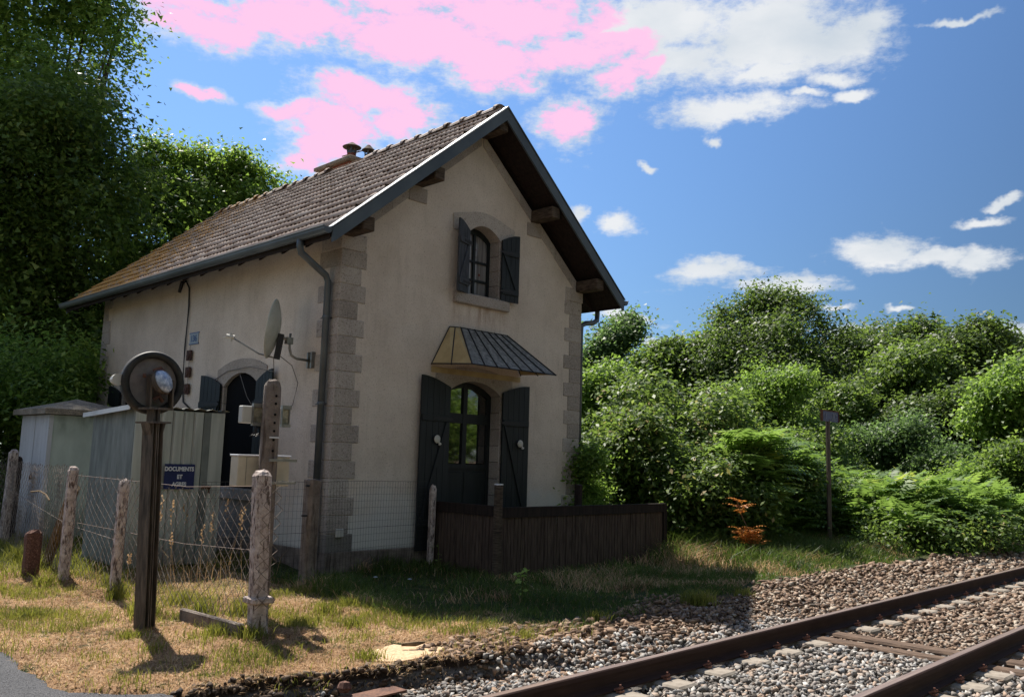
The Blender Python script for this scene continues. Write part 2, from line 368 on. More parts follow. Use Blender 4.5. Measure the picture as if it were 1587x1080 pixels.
def m_ground(g):
    x, y, z = g.sep(g.pos)
    f = g.noise(g.pos, 60, 5, .75); md = g.noise(g.pos, 7, 5, .65); b = g.noise(g.pos, 1.1, 4, .6)
    straw = g.ramp(f, [(.32, (.12, .068, .036)), (.5, (.34, .205, .115)), (.68, (.54, .36, .21))])
    green = g.ramp(f, [(.35, (.015, .024, .007)), (.6, (.045, .065, .018))])
    dirt = g.ramp(f, [(.35, (.055, .035, .024)), (.6, (.16, .105, .07)), (.75, (.28, .2, .14))])
    c = g.mix(g.sstep(g.math('ADD', md, g.math('MULTIPLY', b, .6)), .80, .95), straw, green)
    # inside the fence, in front of the house and everywhere away from the verge: grass
    inn = g.sstep(g.math('ADD', g.math('ADD', x, g.math('MULTIPLY', y, .35)), g.math('MULTIPLY', g.math('SUBTRACT', b, .5), 1.2)), -2.4, -1.5)
    c = g.mix(inn, c, g.mix(g.sstep(md, .5, .7), green, g.mix(.75, straw, green)))  # mostly dark green, so the lawn's shade sits in the ground colour
    fy = g.sstep(y, 1.5, 4.0)
    c = g.mix(fy, c, green)
    # bare earth toward the ballast
    dt = g.sstep(g.math('ADD', y, g.math('MULTIPLY', g.math('SUBTRACT', md, .5), 1.2)), -3.9, -4.5)
    dt = g.math('MULTIPLY', dt, g.sstep(x, -2.4, -1.2))
    c = g.mix(dt, c, dirt)
    # the cut earth face is dark soil
    nz = g.sep(g.geo.outputs['Normal'])[2]
    c = g.mix(g.sstep(nz, .93, .75), c, (.035, .022, .014, 1))
    c = g.mix(g.math('MULTIPLY', g.sstep(z, -.05, -.09), g.sstep(y, -3.6, -4.2)), c, g.ramp(f, [(.35, (.05, .045, .04)), (.65, (.22, .2, .185))]))
    return c, g.math('ADD', f, md)
M['ground'] = material('ground', m_ground, .95, .15, (.9, .03))

def m_attr(name, stops, rough=.85, spec=.25, noise_scale=60, bump=.3):
    def f(g):
        a = g.n.new('ShaderNodeAttribute'); a.attribute_name = 'rnd'
        n = g.noise(g.pos, noise_scale, 3, .6)
        c = g.ramp(g.math('ADD', g.math('MULTIPLY', a.outputs['Fac'], .85), g.math('MULTIPLY', n, .15)), stops)
        c = g.mix(g.math('MULTIPLY', g.sstep(n, .55, .75), .35), c, (.5, .47, .43, 1))
        return c, n
    return material(name, f, rough, spec, (bump, .006))
M['ballast_grey'] = m_attr('ballast_grey', [(.08, (.07, .06, .052)), (.28, (.19, .172, .155)), (.5, (.31, .29, .265)), (.66, (.36, .255, .185)), (.8, (.22, .225, .23)), (.93, (.50, .47, .43))])
M['ballast_brown'] = m_attr('ballast_brown', [(.08, (.07, .042, .028)), (.35, (.165, .108, .074)), (.6, (.26, .18, .125)), (.8, (.27, .23, .19)), (.93, (.40, .33, .26))])
M['earth'] = m_attr('earth_clods', [(.1, (.065, .04, .028)), (.5, (.20, .125, .08)), (.9, (.34, .235, .16))])
M['soil'] = m_attr('soil', [(.1, (.025, .016, .011)), (.6, (.075, .048, .032)), (.95, (.20, .14, .09))])
M['sleeper'] = material('sleeper_concrete', m_paint((.20, .17, .14), (.33, .29, .24), 12, (1, 1, 1)), .9, .2, (.5, .01))
M['timber'] = material('sleeper_timber', m_paint((.05, .034, .026), (.20, .135, .095), 6, (12, 1, 12)), .9, .2, (.7, .012))
M['clip'] = material('clip_orange', m_paint((.12, .05, .035), (.26, .12, .085), 9, (1, 1, 1)), .7, .3, (.2, .004))
M['sand'] = material('sandy_slab', lambda g: (g.ramp(g.noise(g.pos, 40, 4, .6), [(.3, (.40, .27, .16)), (.7, (.62, .46, .30))]), g.noise(g.pos, 30, 4, .6)), .95, .1, (.5, .01))

def leafmat(name, stops, trans=(.16, .26, .03), tf=.38, rough=.5, spec=.28):
    mt = bpy.data.materials.new(name); mt.use_nodes = True; t = mt.node_tree; g = NG(t); b = t.nodes['Principled BSDF']
    a = g.n.new('ShaderNodeAttribute'); a.attribute_name = 'rnd'
    c = g.ramp(a.outputs['Fac'], stops)
    g.put(b.inputs['Base Color'], c); b.inputs['Roughness'].default_value = rough; b.inputs['Specular IOR Level'].default_value = spec
    tr = g.n.new('ShaderNodeBsdfTranslucent'); g.put(tr.inputs[0], g.mix(.55, g.vmath('SCALE', c, 2.2), (trans[0], trans[1], trans[2], 1)))
    mx = g.n.new('ShaderNodeMixShader'); mx.inputs[0].default_value = tf
    t.links.new(b.outputs[0], mx.inputs[1]); t.links.new(tr.outputs[0], mx.inputs[2])
    t.links.new(mx.outputs[0], t.nodes['Material Output'].inputs[0])
    return mt
M['leaf_dark'] = leafmat('leaf_dark', [(.0, (0.022, 0.039, 0.010)), (.5, (0.055, 0.093, 0.021)), (.85, (0.108, 0.162, 0.038)), (1, (0.186, 0.232, 0.067))], (0.216, 0.325, 0.048), 0.38)
M['leaf_mid'] = leafmat('leaf_mid', [(.0, (0.029, 0.053, 0.013)), (.5, (0.080, 0.133, 0.027)), (.85, (0.152, 0.220, 0.046)), (1, (0.245, 0.302, 0.085))], (0.284, 0.418, 0.057), 0.4)
M['leaf_blue'] = leafmat('leaf_blue', [(.0, (0.029, 0.053, 0.021)), (.5, (0.074, 0.125, 0.044)), (1, (0.176, 0.255, 0.095))], (0.216, 0.360, 0.076), 0.4)
M['leaf_light'] = leafmat('leaf_light', [(.0, (0.044, 0.084, 0.017)), (.5, (0.118, 0.197, 0.034)), (1, (0.265, 0.360, 0.085))], (0.333, 0.499, 0.067), 0.42)
M['leaf_bramble'] = leafmat('leaf_bramble', [(.0, (0.027, 0.051, 0.013)), (.5, (0.078, 0.133, 0.025)), (.85, (0.157, 0.220, 0.048)), (.96, (0.245, 0.278, 0.085)), (1, (0.314, 0.232, 0.095))], (0.294, 0.418, 0.067), 0.38)
M['leaf_red'] = leafmat('leaf_red', [(.0, (.05, .07, .02)), (.5, (.13, .12, .035)), (1, (.30, .17, .08))], (.42, .32, .07), 0.45)
M['fern'] = leafmat('fern', [(.0, (0.029, 0.064, 0.014)), (.5, (0.098, 0.174, 0.034)), (.85, (0.176, 0.267, 0.062)), (1, (0.353, 0.360, 0.057))], (0.294, 0.441, 0.076), 0.4)
M['fern_dead'] = leafmat('bracken_dead', [(0, (.30, .09, .02)), (1, (.58, .24, .05))], (.7, .28, .05), .3)
M['grass_green'] = leafmat('grass_green', [(.0, (0.065, 0.075, 0.017)), (.5, (0.150, 0.160, 0.028)), (1, (0.297, 0.270, 0.068))], (0.346, 0.360, 0.046), .3)
M['grass_lawn_shaded'] = leafmat('grass_lawn_shaded', [(.0, (.022, .042, .010)), (.5, (.055, .090, .018)), (1, (.13, .17, .04))], (.16, .26, .03), .3)  # darker green blades: the house's shade is put into their colour
M['grass_straw'] = leafmat('grass_straw', [(.0, (.10, .055, .03)), (.3, (.27, .165, .085)), (.6, (.44, .29, .16)), (1, (.66, .48, .30))], (.55, .36, .18), .25, .7, .2)
def m_bark(g):
    f = g.noise(g.mapping(g.pos, (6, 6, 1.2)), 4, 5, .7)
    return g.ramp(f, [(.3, (.035, .028, .022)), (.65, (.115, .095, .075))]), f
M['bark'] = material('bark', m_bark, .95, .15, (.8, .03))

# ------------------------------------------------------------------ builders
def link(o): COL.objects.link(o); return o
def wloc(p):
    v = Vector((0, 0, 0))
    while p is not None: v = v + p.location; p = p.parent
    return v
class MB:
    def __init__(s): s.v = []; s.f = []
    def add(s, vs, fs):
        k = len(s.v); s.v += [tuple(v) for v in vs]; s.f += [tuple(i+k for i in f) for f in fs]; return s
    def box(s, c, d, R=None, taper=1.0):
        vs = []
        for z in (-.5, .5):
            t = taper if z > 0 else 1.0
            for x, y in ((-.5, -.5), (.5, -.5), (.5, .5), (-.5, .5)):
                p = Vector((x*d[0]*t, y*d[1]*t, z*d[2]))
                if R is not None: p = R @ p
                vs.append(p+Vector(c))
        return s.add(vs, [(3, 2, 1, 0), (4, 5, 6, 7), (0, 1, 5, 4), (1, 2, 6, 5), (2, 3, 7, 6), (3, 0, 4, 7)])
    def bb(s, x0, x1, y0, y1, z0, z1): return s.box(((x0+x1)/2, (y0+y1)/2, (z0+z1)/2), (abs(x1-x0), abs(y1-y0), abs(z1-z0)))
    def tube(s, pts, r, n=8, cap=True):
        pts = [Vector(p) for p in pts]; rs = r if isinstance(r, (list, tuple)) else [r]*len(pts)
        rings = []; ref = None
        for i, p in enumerate(pts):
            t = (pts[min(i+1, len(pts)-1)] - pts[max(i-1, 0)]).normalized()
            if ref is None:
                ref = Vector((0, 0, 1)) if abs(t.z) < .9 else Vector((1, 0, 0))
            a = t.cross(ref).normalized(); b = t.cross(a).normalized(); ref = -b if False else ref
            if a.length < 1e-6: a = Vector((1, 0, 0)); b = t.cross(a)
            rings.append([p + a*rs[i]*math.cos(2*PI*k/n) + b*rs[i]*math.sin(2*PI*k/n) for k in range(n)])
        vs = [v for rg in rings for v in rg]; fs = []
        for i in range(len(pts)-1):
            for k in range(n):
                fs.append((i*n+k, i*n+(k+1) % n, (i+1)*n+(k+1) % n, (i+1)*n+k))
        if cap: fs.append(tuple(range(n-1, -1, -1))); fs.append(tuple((len(pts)-1)*n+k for k in range(n)))
        return s.add(vs, fs)
    def prism(s, outline, a, b):
        """outline: list of 3D points; extruded by vector b-a offset"""
        n = len(outline); o = [Vector(p) for p in outline]; A = Vector(a); B = Vector(b)
        vs = [p+A for p in o] + [p+B for p in o]
        fs = [tuple(range(n)), tuple(range(2*n-1, n-1, -1))] + [(i, i+n, (i+1) % n+n, (i+1) % n) for i in range(n)]
        return s.add(vs, fs)
    def lathe(s, prof, c, axis, n=24):
        """prof: (radius, height along axis)"""
        ax = Vector(axis).normalized(); ref = Vector((0, 0, 1)) if abs(ax.z) < .9 else Vector((1, 0, 0))
        a = ax.cross(ref).normalized(); b = ax.cross(a); c = Vector(c); vs = []; fs = []
        for r, h in prof:
            for k in range(n): vs.append(c + ax*h + (a*math.cos(2*PI*k/n) + b*math.sin(2*PI*k/n))*r)
        for i in range(len(prof)-1):
            for k in range(n): fs.append((i*n+k, i*n+(k+1) % n, (i+1)*n+(k+1) % n, (i+1)*n+k))
        return s.add(vs, fs)
    def build(s, name, mat, parent=None, smooth=False, bevel=0, label=None, kind=None, mats=None):
        off = wloc(parent) if parent is not None else Vector((0, 0, 0))
        me = bpy.data.meshes.new(name)
        me.from_pydata([(v[0]-off.x, v[1]-off.y, v[2]-off.z) for v in s.v], [], s.f)
        bm = bmesh.new(); bm.from_mesh(me); bmesh.ops.recalc_face_normals(bm, faces=bm.faces)
        if bevel: bmesh.ops.bevel(bm, geom=list(bm.edges), offset=bevel, segments=1, affect='EDGES', clamp_overlap=True)
        bm.to_mesh(me); bm.free()
        me.materials.append(M[mat])
        if smooth:
            for p in me.polygons: p.use_smooth = True
        o = link(bpy.data.objects.new(name, me))
        if parent is not None: o.parent = parent
        if label: o['label'] = label
        if kind: o['kind'] = kind
        return o
def npmesh(name, V, F, mat, attr=None, smooth=False, parent=None, kind=None):
    V = np.asarray(V, np.float32); F = np.asarray(F, np.int32)
    if parent is not None: V = V - np.array(wloc(parent), np.float32)
    me = bpy.data.meshes.new(name); k = F.shape[1]
    me.vertices.add(len(V)); me.vertices.foreach_set('co', V.ravel())
    me.loops.add(F.size); me.loops.foreach_set('vertex_index', F.ravel())
    me.polygons.add(len(F)); me.polygons.foreach_set('loop_start', np.arange(0, F.size, k, dtype=np.int32))
    try: me.polygons.foreach_set('loop_total', np.full(len(F), k, np.int32))
    except Exception: pass
    if attr is not None:
        a = me.attributes.new('rnd', 'FLOAT', 'POINT'); a.data.foreach_set('value', np.asarray(attr, np.float32))
    me.update(calc_edges=True); me.materials.append(M[mat])
    if smooth: me.polygons.foreach_set('use_smooth', np.ones(len(F), bool))
    o = link(bpy.data.objects.new(name, me))
    if parent is not None: o.parent = parent
    if kind: o['kind'] = kind
    return o
def thing(name, label, cat, loc, group=None):
    o = link(bpy.data.objects.new(name, None)); o.location = loc; o['label'] = label; o['category'] = cat; o.empty_display_size = .2
    if group: o['group'] = group
    return o
def tag(o, label, cat, group=None):
    o['label'] = label; o['category'] = cat
    if group: o['group'] = group
    return o
def copy_tree(o, parent=None):
    c = o.copy(); COL.objects.link(c)
    if parent is not None: c.parent = parent
    for ch in list(o.children): copy_tree(ch, c)
    return c
def inst(src, name, M4, parent, rnd=None):
    """object sharing src's mesh, placed by a matrix in the parent's space"""
    o = link(bpy.data.objects.new(name, src)); o.parent = parent; o.matrix_local = M4; return o
def text(name, body, size, M4, mat, parent, bold=.0, sx=1.0):
    cu = bpy.data.curves.new(name, 'FONT'); cu.body = body; cu.size = size; cu.align_x = 'CENTER'; cu.align_y = 'CENTER'; cu.extrude = .0008; cu.offset = bold
    tmp = bpy.data.objects.new(name+'_t', cu); COL.objects.link(tmp)
    bpy.context.view_layer.update()
    me = bpy.data.meshes.new_from_object(tmp.evaluated_get(bpy.context.evaluated_depsgraph_get())); bpy.data.objects.remove(tmp)
    me.materials.clear(); me.materials.append(M[mat])
    o = link(bpy.data.objects.new(name, me)); o.parent = parent
    o.matrix_local = M4 @ Matrix.Diagonal((sx, 1, 1, 1)); return o
# value noise in numpy for laying things out
_G = NR.rand(256, 256)
def vn(x, y, s):
    x = np.asarray(x, float)*s+100; y = np.asarray(y, float)*s+100
    xi = np.floor(x).astype(int); yi = np.floor(y).astype(int); fx = x-xi; fy = y-yi
    fx = fx*fx*(3-2*fx); fy = fy*fy*(3-2*fy)
    g = lambda a, b: _G[a % 256, b % 256]
    return (g(xi, yi)*(1-fx)+g(xi+1, yi)*fx)*(1-fy) + (g(xi, yi+1)*(1-fx)+g(xi+1, yi+1)*fx)*fy
def sstep(v, a, b):
    t = np.clip((np.asarray(v, float)-a)/(b-a), 0, 1); return t*t*(3-2*t)

# ------------------------------------------------------------------ terrain
def yb(x): return np.interp(x, [-9, -3.6, -3.0, -1.75, .6, 2.5, 4.1, 9, 14, 60], [-4.0, -4.22, -4.48, -4.62, -4.55, -4.36, -4.08, -4.05, -4.2, -4.2])
def gz(x, y):
    x = np.asarray(x, float); y = np.asarray(y, float)
    z = (vn(x, y, .7)-.5)*.07 + (vn(x, y, 3.1)-.5)*.035 + (vn(x, y, 9)-.5)*.015
    z = z - .05*sstep(x, -.5, 2.0)*sstep(y, -3.6, -2.5)
    wob = (vn(x, y, 2.3)-.5)*.22 + (vn(x, y, 7)-.5)*.14
    d = yb(x)+wob - y
    wd = .13 + .68*sstep(x, -1.9, .4)
    drop = sstep(d/wd, 0, 1)*(.17 - .06*sstep(x, .5, 4.0))
    z = z*(1-.8*sstep(d, 0, .4)) - drop
    # shoulder of the ballast, then the flat bed under the track
    z = z - .05*sstep(d, .9, 1.5)*sstep(x, .5, 3)
    z = np.where(y < -8.6, z+.12*sstep(-8.6-y, 0, .8), z)
    rx = np.interp(y, [-8.2, -4.5, -4.15, -4.02, -3.86, -3.62, -3.0, -2.2, 0, 60], [-3.9, -3.85, -3.95, -4.17, -4.28, -4.40, -4.39, -4.36, -4.4, -4.4])
    rd = sstep(rx+.03-x, -.08, .07); z = z*(1-rd) - .04*rd
    return z
xs = np.concatenate([np.arange(-400, -40, 20), np.arange(-40, -8, 1.5), np.arange(-8, -4.6, .3), np.arange(-4.6, 1.5, .04), np.arange(1.5, 16, .14), np.arange(16, 60, 1.5), np.arange(60, 420, 20)])
ys = np.concatenate([np.arange(-400, -40, 20), np.arange(-40, -9.0, 1.5), np.arange(-9.0, -5.0, .12), np.arange(-5.0, -3.6, .035), np.arange(-3.6, 2, .12), np.arange(2, 16, .5), np.arange(16, 60, 2), np.arange(60, 420, 20)])
X, Y = np.meshgrid(xs, ys); Z = gz(X, Y)
nx, ny = len(xs), len(ys); idx = np.arange(nx*ny).reshape(ny, nx)
gr = npmesh('ground', np.stack([X.ravel(), Y.ravel(), Z.ravel()], 1), np.stack([idx[:-1, :-1].ravel(), idx[:-1, 1:].ravel(), idx[1:, 1:].ravel(), idx[1:, :-1].ravel()], 1), 'ground', smooth=True)
gr['kind'] = 'structure'
# asphalt road that crosses the track; crumbling right edge
edge = [(-4.36, -40), (-4.36, -9), (-3.9, -8.2), (-3.85, -4.5), (-3.95, -4.15), (-4.17, -4.02), (-4.28, -3.86), (-4.36, -3.80), (-4.40, -3.62), (-4.37, -3.3), (-4.39, -3.0), (-4.33, -2.6), (-4.36, -2.2), (-4.34, -1.2), (-4.4, 0), (-4.4, 60)]
pe = []
for (a, b) in zip(edge[:-1], edge[1:]):
    n = max(1, min(200, int(math.hypot(a[0]-b[0], a[1]-b[1])/.02))) if -5 < a[1] < 1 else 1
    for i in range(n):
        t = i/n; x = a[0]+(b[0]-a[0])*t; y = a[1]+(b[1]-a[1])*t
        if n > 1: x += (float(vn(x, y, 9))-.5)*.05 + (RND.random()-.5)*.014
        pe.append((x, y))
pe.append(edge[-1])
V = []; F = []
for i, (x, y) in enumerate(pe):
    for j in range(6):
        t = j/5; V.append((-9.4+(x+9.4)*t, y, .012 if j < 5 else -.012))
    if i: 
        for j in range(5): F.append(((i-1)*6+j, (i-1)*6+j+1, i*6+j+1, i*6+j))
rd = npmesh('road', V, F, 'asphalt'); rd['kind'] = 'structure'

# ------------------------------------------------------------------ house
WX, LY = 5.0, 8.25
SL = (6.87-4.32)/3.02; TH = math.atan(SL); CT, ST = math.cos(TH), math.sin(TH)
def roof_z(x): return 6.87 - abs(x-2.5)*SL
WT = .28
house = thing('house', 'small rendered house with granite quoins, tiled gable roof and dark shutters beside the railway track', 'house', (0, 0, 0))
class Fr:
    def __init__(s, O, U, N): s.O = Vector(O); s.U = Vector(U).normalized(); s.N = Vector(N).normalized()
    def p(s, u, n, z): return s.O + s.U*u + s.N*n + Vector((0, 0, z))
    def box(s, mb, u0, u1, n0, n1, z0, z1):
        R = Matrix((s.U, s.N, Vector((0, 0, 1)))).transposed()
        return mb.box(s.p((u0+u1)/2, (n0+n1)/2, (z0+z1)/2), (abs(u1-u0), abs(n1-n0), abs(z1-z0)), R)
    def prism(s, mb, pts, n0, n1):
        return mb.prism([s.p(u, 0, z) for u, z in pts], s.N*n0, s.N*n1)
FRONT = Fr((0, 0, 0), (1, 0, 0), (0, -1, 0)); LEFT = Fr((0, 0, 0), (0, 1, 0), (-1, 0, 0))
def arch(u0, u1, zs, rise, n=12):
    c = (u0+u1)/2; h = (u1-u0)/2
    return [(c + h*math.cos(PI-PI*i/n), zs + rise*(1-(math.cos(PI-PI*i/n))**2)**.9 if 0 < i < n else zs) for i in range(n+1)]
def hole(u0, u1, z0, zs, rise): return [(u0, z0), (u1, z0)] + arch(u0, u1, zs, rise)[::-1]
DOOR = (1.98, 3.07, .17, 2.46, .19); WIN = (2.27, 2.95, 3.98, 4.93, .17)
LWIN = (1.96, 3.02, .95, 2.48, .20); LWIN2 = (5.95, 6.95, .95, 2.48, .20)
def wall(name, fr, outer, holes):
    loops = [[fr.p(u, 0, z) for u, z in outer]] + [[fr.p(u, 0, z) for u, z in h] for h in holes]
    tris = tessellate_polygon(loops); flat = [v for l in loops for v in l]
    mb = MB(); mb.add(flat, [tuple(t) for t in tris])
    o = mb.build(name, 'plaster', house)
    return o
ez = roof_z(0)-WT; az_ = roof_z(2.5)-WT
wall('wall', FRONT, [(0, -.4), (WX, -.4), (WX, ez), (2.5, az_), (0, ez)], [hole(*DOOR), hole(*WIN)])
wall('wall', LEFT, [(0, -.4), (LY, -.4), (LY, ez), (0, ez)], [hole(*LWIN), hole(*LWIN2)])
wall('wall', Fr((WX, 0, 0), (0, 1, 0), (1, 0, 0)), [(0, -.4), (LY, -.4), (LY, ez), (0, ez)], [])
wall('wall', Fr((0, LY, 0), (1, 0, 0), (0, 1, 0)), [(0, -.4), (WX, -.4), (WX, ez), (2.5, az_), (0, ez)], [])
mb = MB(); mb.bb(-.022, WX+.022, -.022, .2, -.4, .235); mb.bb(-.022, .2, .2, LY, -.4, .235)
mb.build('plinth', 'concrete_dark', house, bevel=.01)

# quoin stones, long and short by turns
def quoin(cx, cy, sx_, sy_, w, d, zt, h=.231):
    x0, x1 = (cx-.012, cx+w) if sx_ > 0 else (cx-w, cx+.012)
    y0, y1 = (cy-.012, cy+d) if sy_ > 0 else (cy-d, cy+.012)
    MB().bb(x0, x1, y0, y1, zt-h, zt).build('quoin_stone', 'stone', house, bevel=.008)
for k in range(-1, 17):
    zt = 4.236-.236*k
    j = lambda: RND.uniform(-.02, .02)
    big = k % 2 == 0 or k == -1
    quoin(0, 0, 1, 1, (.40 if big else .31)+j(), (.50 if big else .27)+j(), zt)
    quoin(WX, 0, -1, 1, (.42 if big else .30)+j(), (.5 if big else .3)+j(), zt)
    quoin(0, LY, 1, -1, (.4 if big else .3), (.40 if k % 3 else .24)+j(), zt-.02)
# coping stones following the rakes, larger blocks beneath the purlins
for sgn in (-1, 1):
    u = .02
    seg = 0
    while u < 2.46:
        ln = min(.42+RND.uniform(-.05, .06), 2.49-u)
        a, b = u, u+ln-.006
        xa, xb = 2.5+sgn*a, 2.5+sgn*b
        pts = [(xa, az_-a*SL-.001), (xb, az_-b*SL-.001), (xb, az_-b*SL-.19), (xa, az_-a*SL-.19)]
        FRONT.prism(MB(), pts, .014, -.05).build('coping_stone', 'stone', house)
        u += ln
    for q in (1.25, 2.36):
        xc = 2.5+sgn*q; zt = az_-q*SL
        FRONT.prism(MB(), [(xc-.17, zt-.14), (xc+.17, zt-.14), (xc+.17, zt-.36), (xc-.17, zt-.36)], .020, -.05).build('kneeler_stone', 'stone', house, bevel=.008)

def surround(fr, o, cap=.0, jamb=.07, over=.22, top=.22, sill=True, depth=.24, stones=5):
    u0, u1, z0, zs, rise = o
    bot = arch(u0, u1, zs, rise)
    c = (u0+u1)/2
    tp = [(u1+over, zs+.02), (u1+over, zs+rise+top*.35), (u1+over*.35, zs+rise+top*.62)] + [(c+(u1-u0)*.28, zs+rise+top*.98), (c, zs+rise+top*1.08), (c-(u1-u0)*.28, zs+rise+top*.98)] + [(u0-over*.35, zs+rise+top*.62), (u0-over, zs+rise+top*.35), (u0-over, zs+.02)]
    # lintel built of convex slices so that the arch stays clean
    mb = MB(); n = len(bot)-1
    def topz(u):
        P = sorted(tp[1:-1]); return float(np.interp(u, [p[0] for p in P], [p[1] for p in P]))
    us = [u0-over] + [b[0] for b in bot] + [u1+over]; lo = [zs+.0] + [b[1] for b in bot] + [zs+.0]
    for i in range(len(us)-1):
        fr.prism(mb, [(us[i], lo[i]), (us[i+1], lo[i+1]), (us[i+1], topz(us[i+1])), (us[i], topz(us[i]))], .016, -depth)
    mb.build('lintel_stone', 'stone', house)
    hz_ = (zs-z0)/stones
    for e, s_ in ((u0, -1), (u1, 1)):
        for i in range(stones):
            a = e; b = e+s_*(jamb+(0 if i % 2 else .0))
            fr.box(MB(), a, b, .010, -depth, z0+i*hz_+.003, z0+(i+1)*hz_-.003).build('jamb_stone', 'stone', house, bevel=.006)
    if sill:
        fr.box(MB(), u0-.26, u1+.22, .07, -depth, z0-.17, z0).build('window_sill', 'stone', house, bevel=.015)

def shutter(fr, u_h, sgn, z0, z1, rise, width, ang, nb=4, mat='shutter', orn=None, battens=(.16, .80)):
    """open leaf hinged at u_h; sgn the way it opens; ang how far it stands off the wall"""
    ca, sa = math.cos(ang), math.sin(ang)
    O = fr.p(u_h, .035, 0); U = (fr.U*sgn*ca + fr.N*sa).normalized(); N = (fr.N*ca - fr.U*sgn*sa).normalized()
    f2 = Fr(O, U, N); H = z1-z0
    root = None; bw = width/nb
    for i in range(nb):
        a, b = i*bw+.003, (i+1)*bw-.003
        za = z1 + rise*math.sin(PI/2*a/width); zb = z1 + rise*math.sin(PI/2*b/width); zm = z1 + rise*math.sin(PI/2*(a+b)/2/width)
        mb = MB(); f2.prism(mb, [(a, z0), (b, z0), (b, zb), ((a+b)/2, zm), (a, za)], 0, .028)
        if root is None:
            root = link(bpy.data.objects.new('shutter', None)); root.location = O - wloc(house); root.parent = house; root.empty_display_size = .1
            root.location.z = z0
        mb.build('board', mat, root)
    for q in battens:
        f2.box(MB(), .015, width-.015, .028, .050, z0+H*q-.045, z0+H*q+.045).build('batten', mat, root, bevel=.004)
    za, zb = z0+H*battens[1]-.05, z0+H*battens[0]+.05
    if len(battens) == 2:
        d = Vector((width-.07, 0, zb-za)); L = d.length
        pts = [(.03, za), (.085, za), (width-.03, zb), (width-.085, zb)]
        f2.prism(MB(), pts, .0285, .047).build('brace', mat, root)
    for q in battens:
        f2.box(MB(), -.035, width*.62, .050, .056, z0+H*q-.018, z0+H*q+.018).build('hinge', 'cable', root)
    if orn:
        mb = MB(); c = f2.p(orn[0], .06, orn[1])
        mb.lathe([(0.0, .02), (.045, .014), (.062, 0), (.045, -.012), (0, -.015)], c, N, 9)
        e = f2.p(orn[0]+orn[2]*.055, .062, orn[1]-.075); mb.tube([c, c*.4+e*.6, e], [.022, .014, .026], 6)
        q = mb.build('ornament', 'white', root); q['label'] = 'small pale moulded ornament'
    return root

def casement(fr, o, rec, cols, rows, mat='shutter', solid=None, glass='glass', fw_=.065):
    """window or door set back in its opening; solid: height of a panelled lower part"""
    u0, u1, z0, zs, rise = o; ztop = zs+rise
    nm = 'door' if solid else 'window'
    root = link(bpy.data.objects.new(nm, None)); root.location = fr.p((u0+u1)/2, -rec, z0) - wloc(house); root.parent = house
    a0, a1 = u0-.0, u1+.0
    mb = MB()
    fr.box(mb, a0, a0+fw_, -rec-.05, -rec, z0, ztop); fr.box(mb, a1-fw_, a1, -rec-.05, -rec, z0, ztop)
    fr.box(mb, a0+fw_, a1-fw_, -rec-.05, -rec, z0, z0+fw_)
    ar = arch(a0, a1, zs, rise)
    for i in range(len(ar)-1):
        fr.prism(mb, [(ar[i][0], ar[i][1]-.09), (ar[i+1][0], ar[i+1][1]-.09), (ar[i+1][0], ar[i+1][1]+.05), (ar[i][0], ar[i][1]+.05)], -rec-.048, -rec-.003)
    mb.build('frame', mat, root)
    zl = z0+fw_
    if solid:
        fr.box(MB(), a0+fw_, a1-fw_, -rec-.045, -rec-.012, z0+fw_, solid).build('panel', mat, root)
        for s_ in range(2):
            c0 = a0+fw_+.05+s_*(a1-a0-2*fw_-.05)/2; c1 = c0+(a1-a0-2*fw_-.15)/2
            fr.box(MB(), c0, c1, -rec-.013, -rec+.002, z0+.2, solid-.12).build('panel', mat, root, bevel=.008)
        fr.box(MB(), a0+fw_, a1-fw_, -rec-.04, -rec+.01, solid-.07, solid).build('rail', mat, root)
        zl = solid
    # rows: list of z boundaries
    zb = [zl] + rows + [ztop]
    for z in rows: fr.box(MB(), a0+fw_, a1-fw_, -rec-.045, -rec-.002, z-cols[1]/2, z+cols[1]/2).build('muntin', mat, root)
    mid = (a0+a1)/2; cw = cols[0]
    fr.box(MB(), mid-cw/2, mid+cw/2, -rec-.046, -rec+.003, zl, ztop-.04).build('muntin', mat, root)
    for i in range(len(zb)-1):
        for s_ in (0, 1):
            c0 = (a0+fw_) if s_ == 0 else mid+cw/2; c1 = mid-cw/2 if s_ == 0 else a1-fw_
            mb = MB(); fr.box(mb, c0, c1, -rec-.034, -rec-.028, zb[i]+.012, zb[i+1]-.012)
            mb.build('pane', glass, root)
    return root
mt = material('curtain_behind_glass', lambda g: (g.mix(g.sstep(g.vor(g.pos, 9), .25, .12), g.ramp(g.noise(g.mapping(g.pos, (22, 22, .8)), 2, 3, .5), [(.35, (.10, .095, .095)), (.65, (.26, .25, .25))]), (.14, .035, .03, 1))), .12, .9)
M['curtain_glass'] = mt
surround(FRONT, DOOR, over=.25, top=.20, sill=False, jamb=.055, depth=.22, stones=9)
surround(FRONT, WIN, over=.32, top=.20, sill=True, jamb=.055, depth=.25, stones=4)
surround(LEFT, LWIN, over=.22, top=.20, sill=True, jamb=.05, depth=.26, stones=6)
surround(LEFT, LWIN2, over=.22, top=.20, sill=True, jamb=.05, depth=.26, stones=6)
casement(FRONT, DOOR, .20, (.085, .15), [2.09], solid=1.40)
casement(FRONT, WIN, .21, (.045, .035), [4.27, 4.57], glass='curtain_glass', fw_=.05)
casement(LEFT, LWIN, .24, (.09, .06), [2.0], fw_=.07)
casement(LEFT, LWIN2, .24, (.09, .06), [2.0], fw_=.07)
FRONT.box(MB(), 1.86, 3.2, .16, -.22, .05, .168).build('doorstep', 'stone', house, bevel=.015)
mb = MB(); mb.bb(.05, WX-.05, .32, LY-.3, -.3, 4.4); mb.build('dark_room', 'black', house)
shutter(FRONT, 1.99, -1, .19, 2.52, .14, .575, .04, 5, orn=(.27, 1.75, -1))
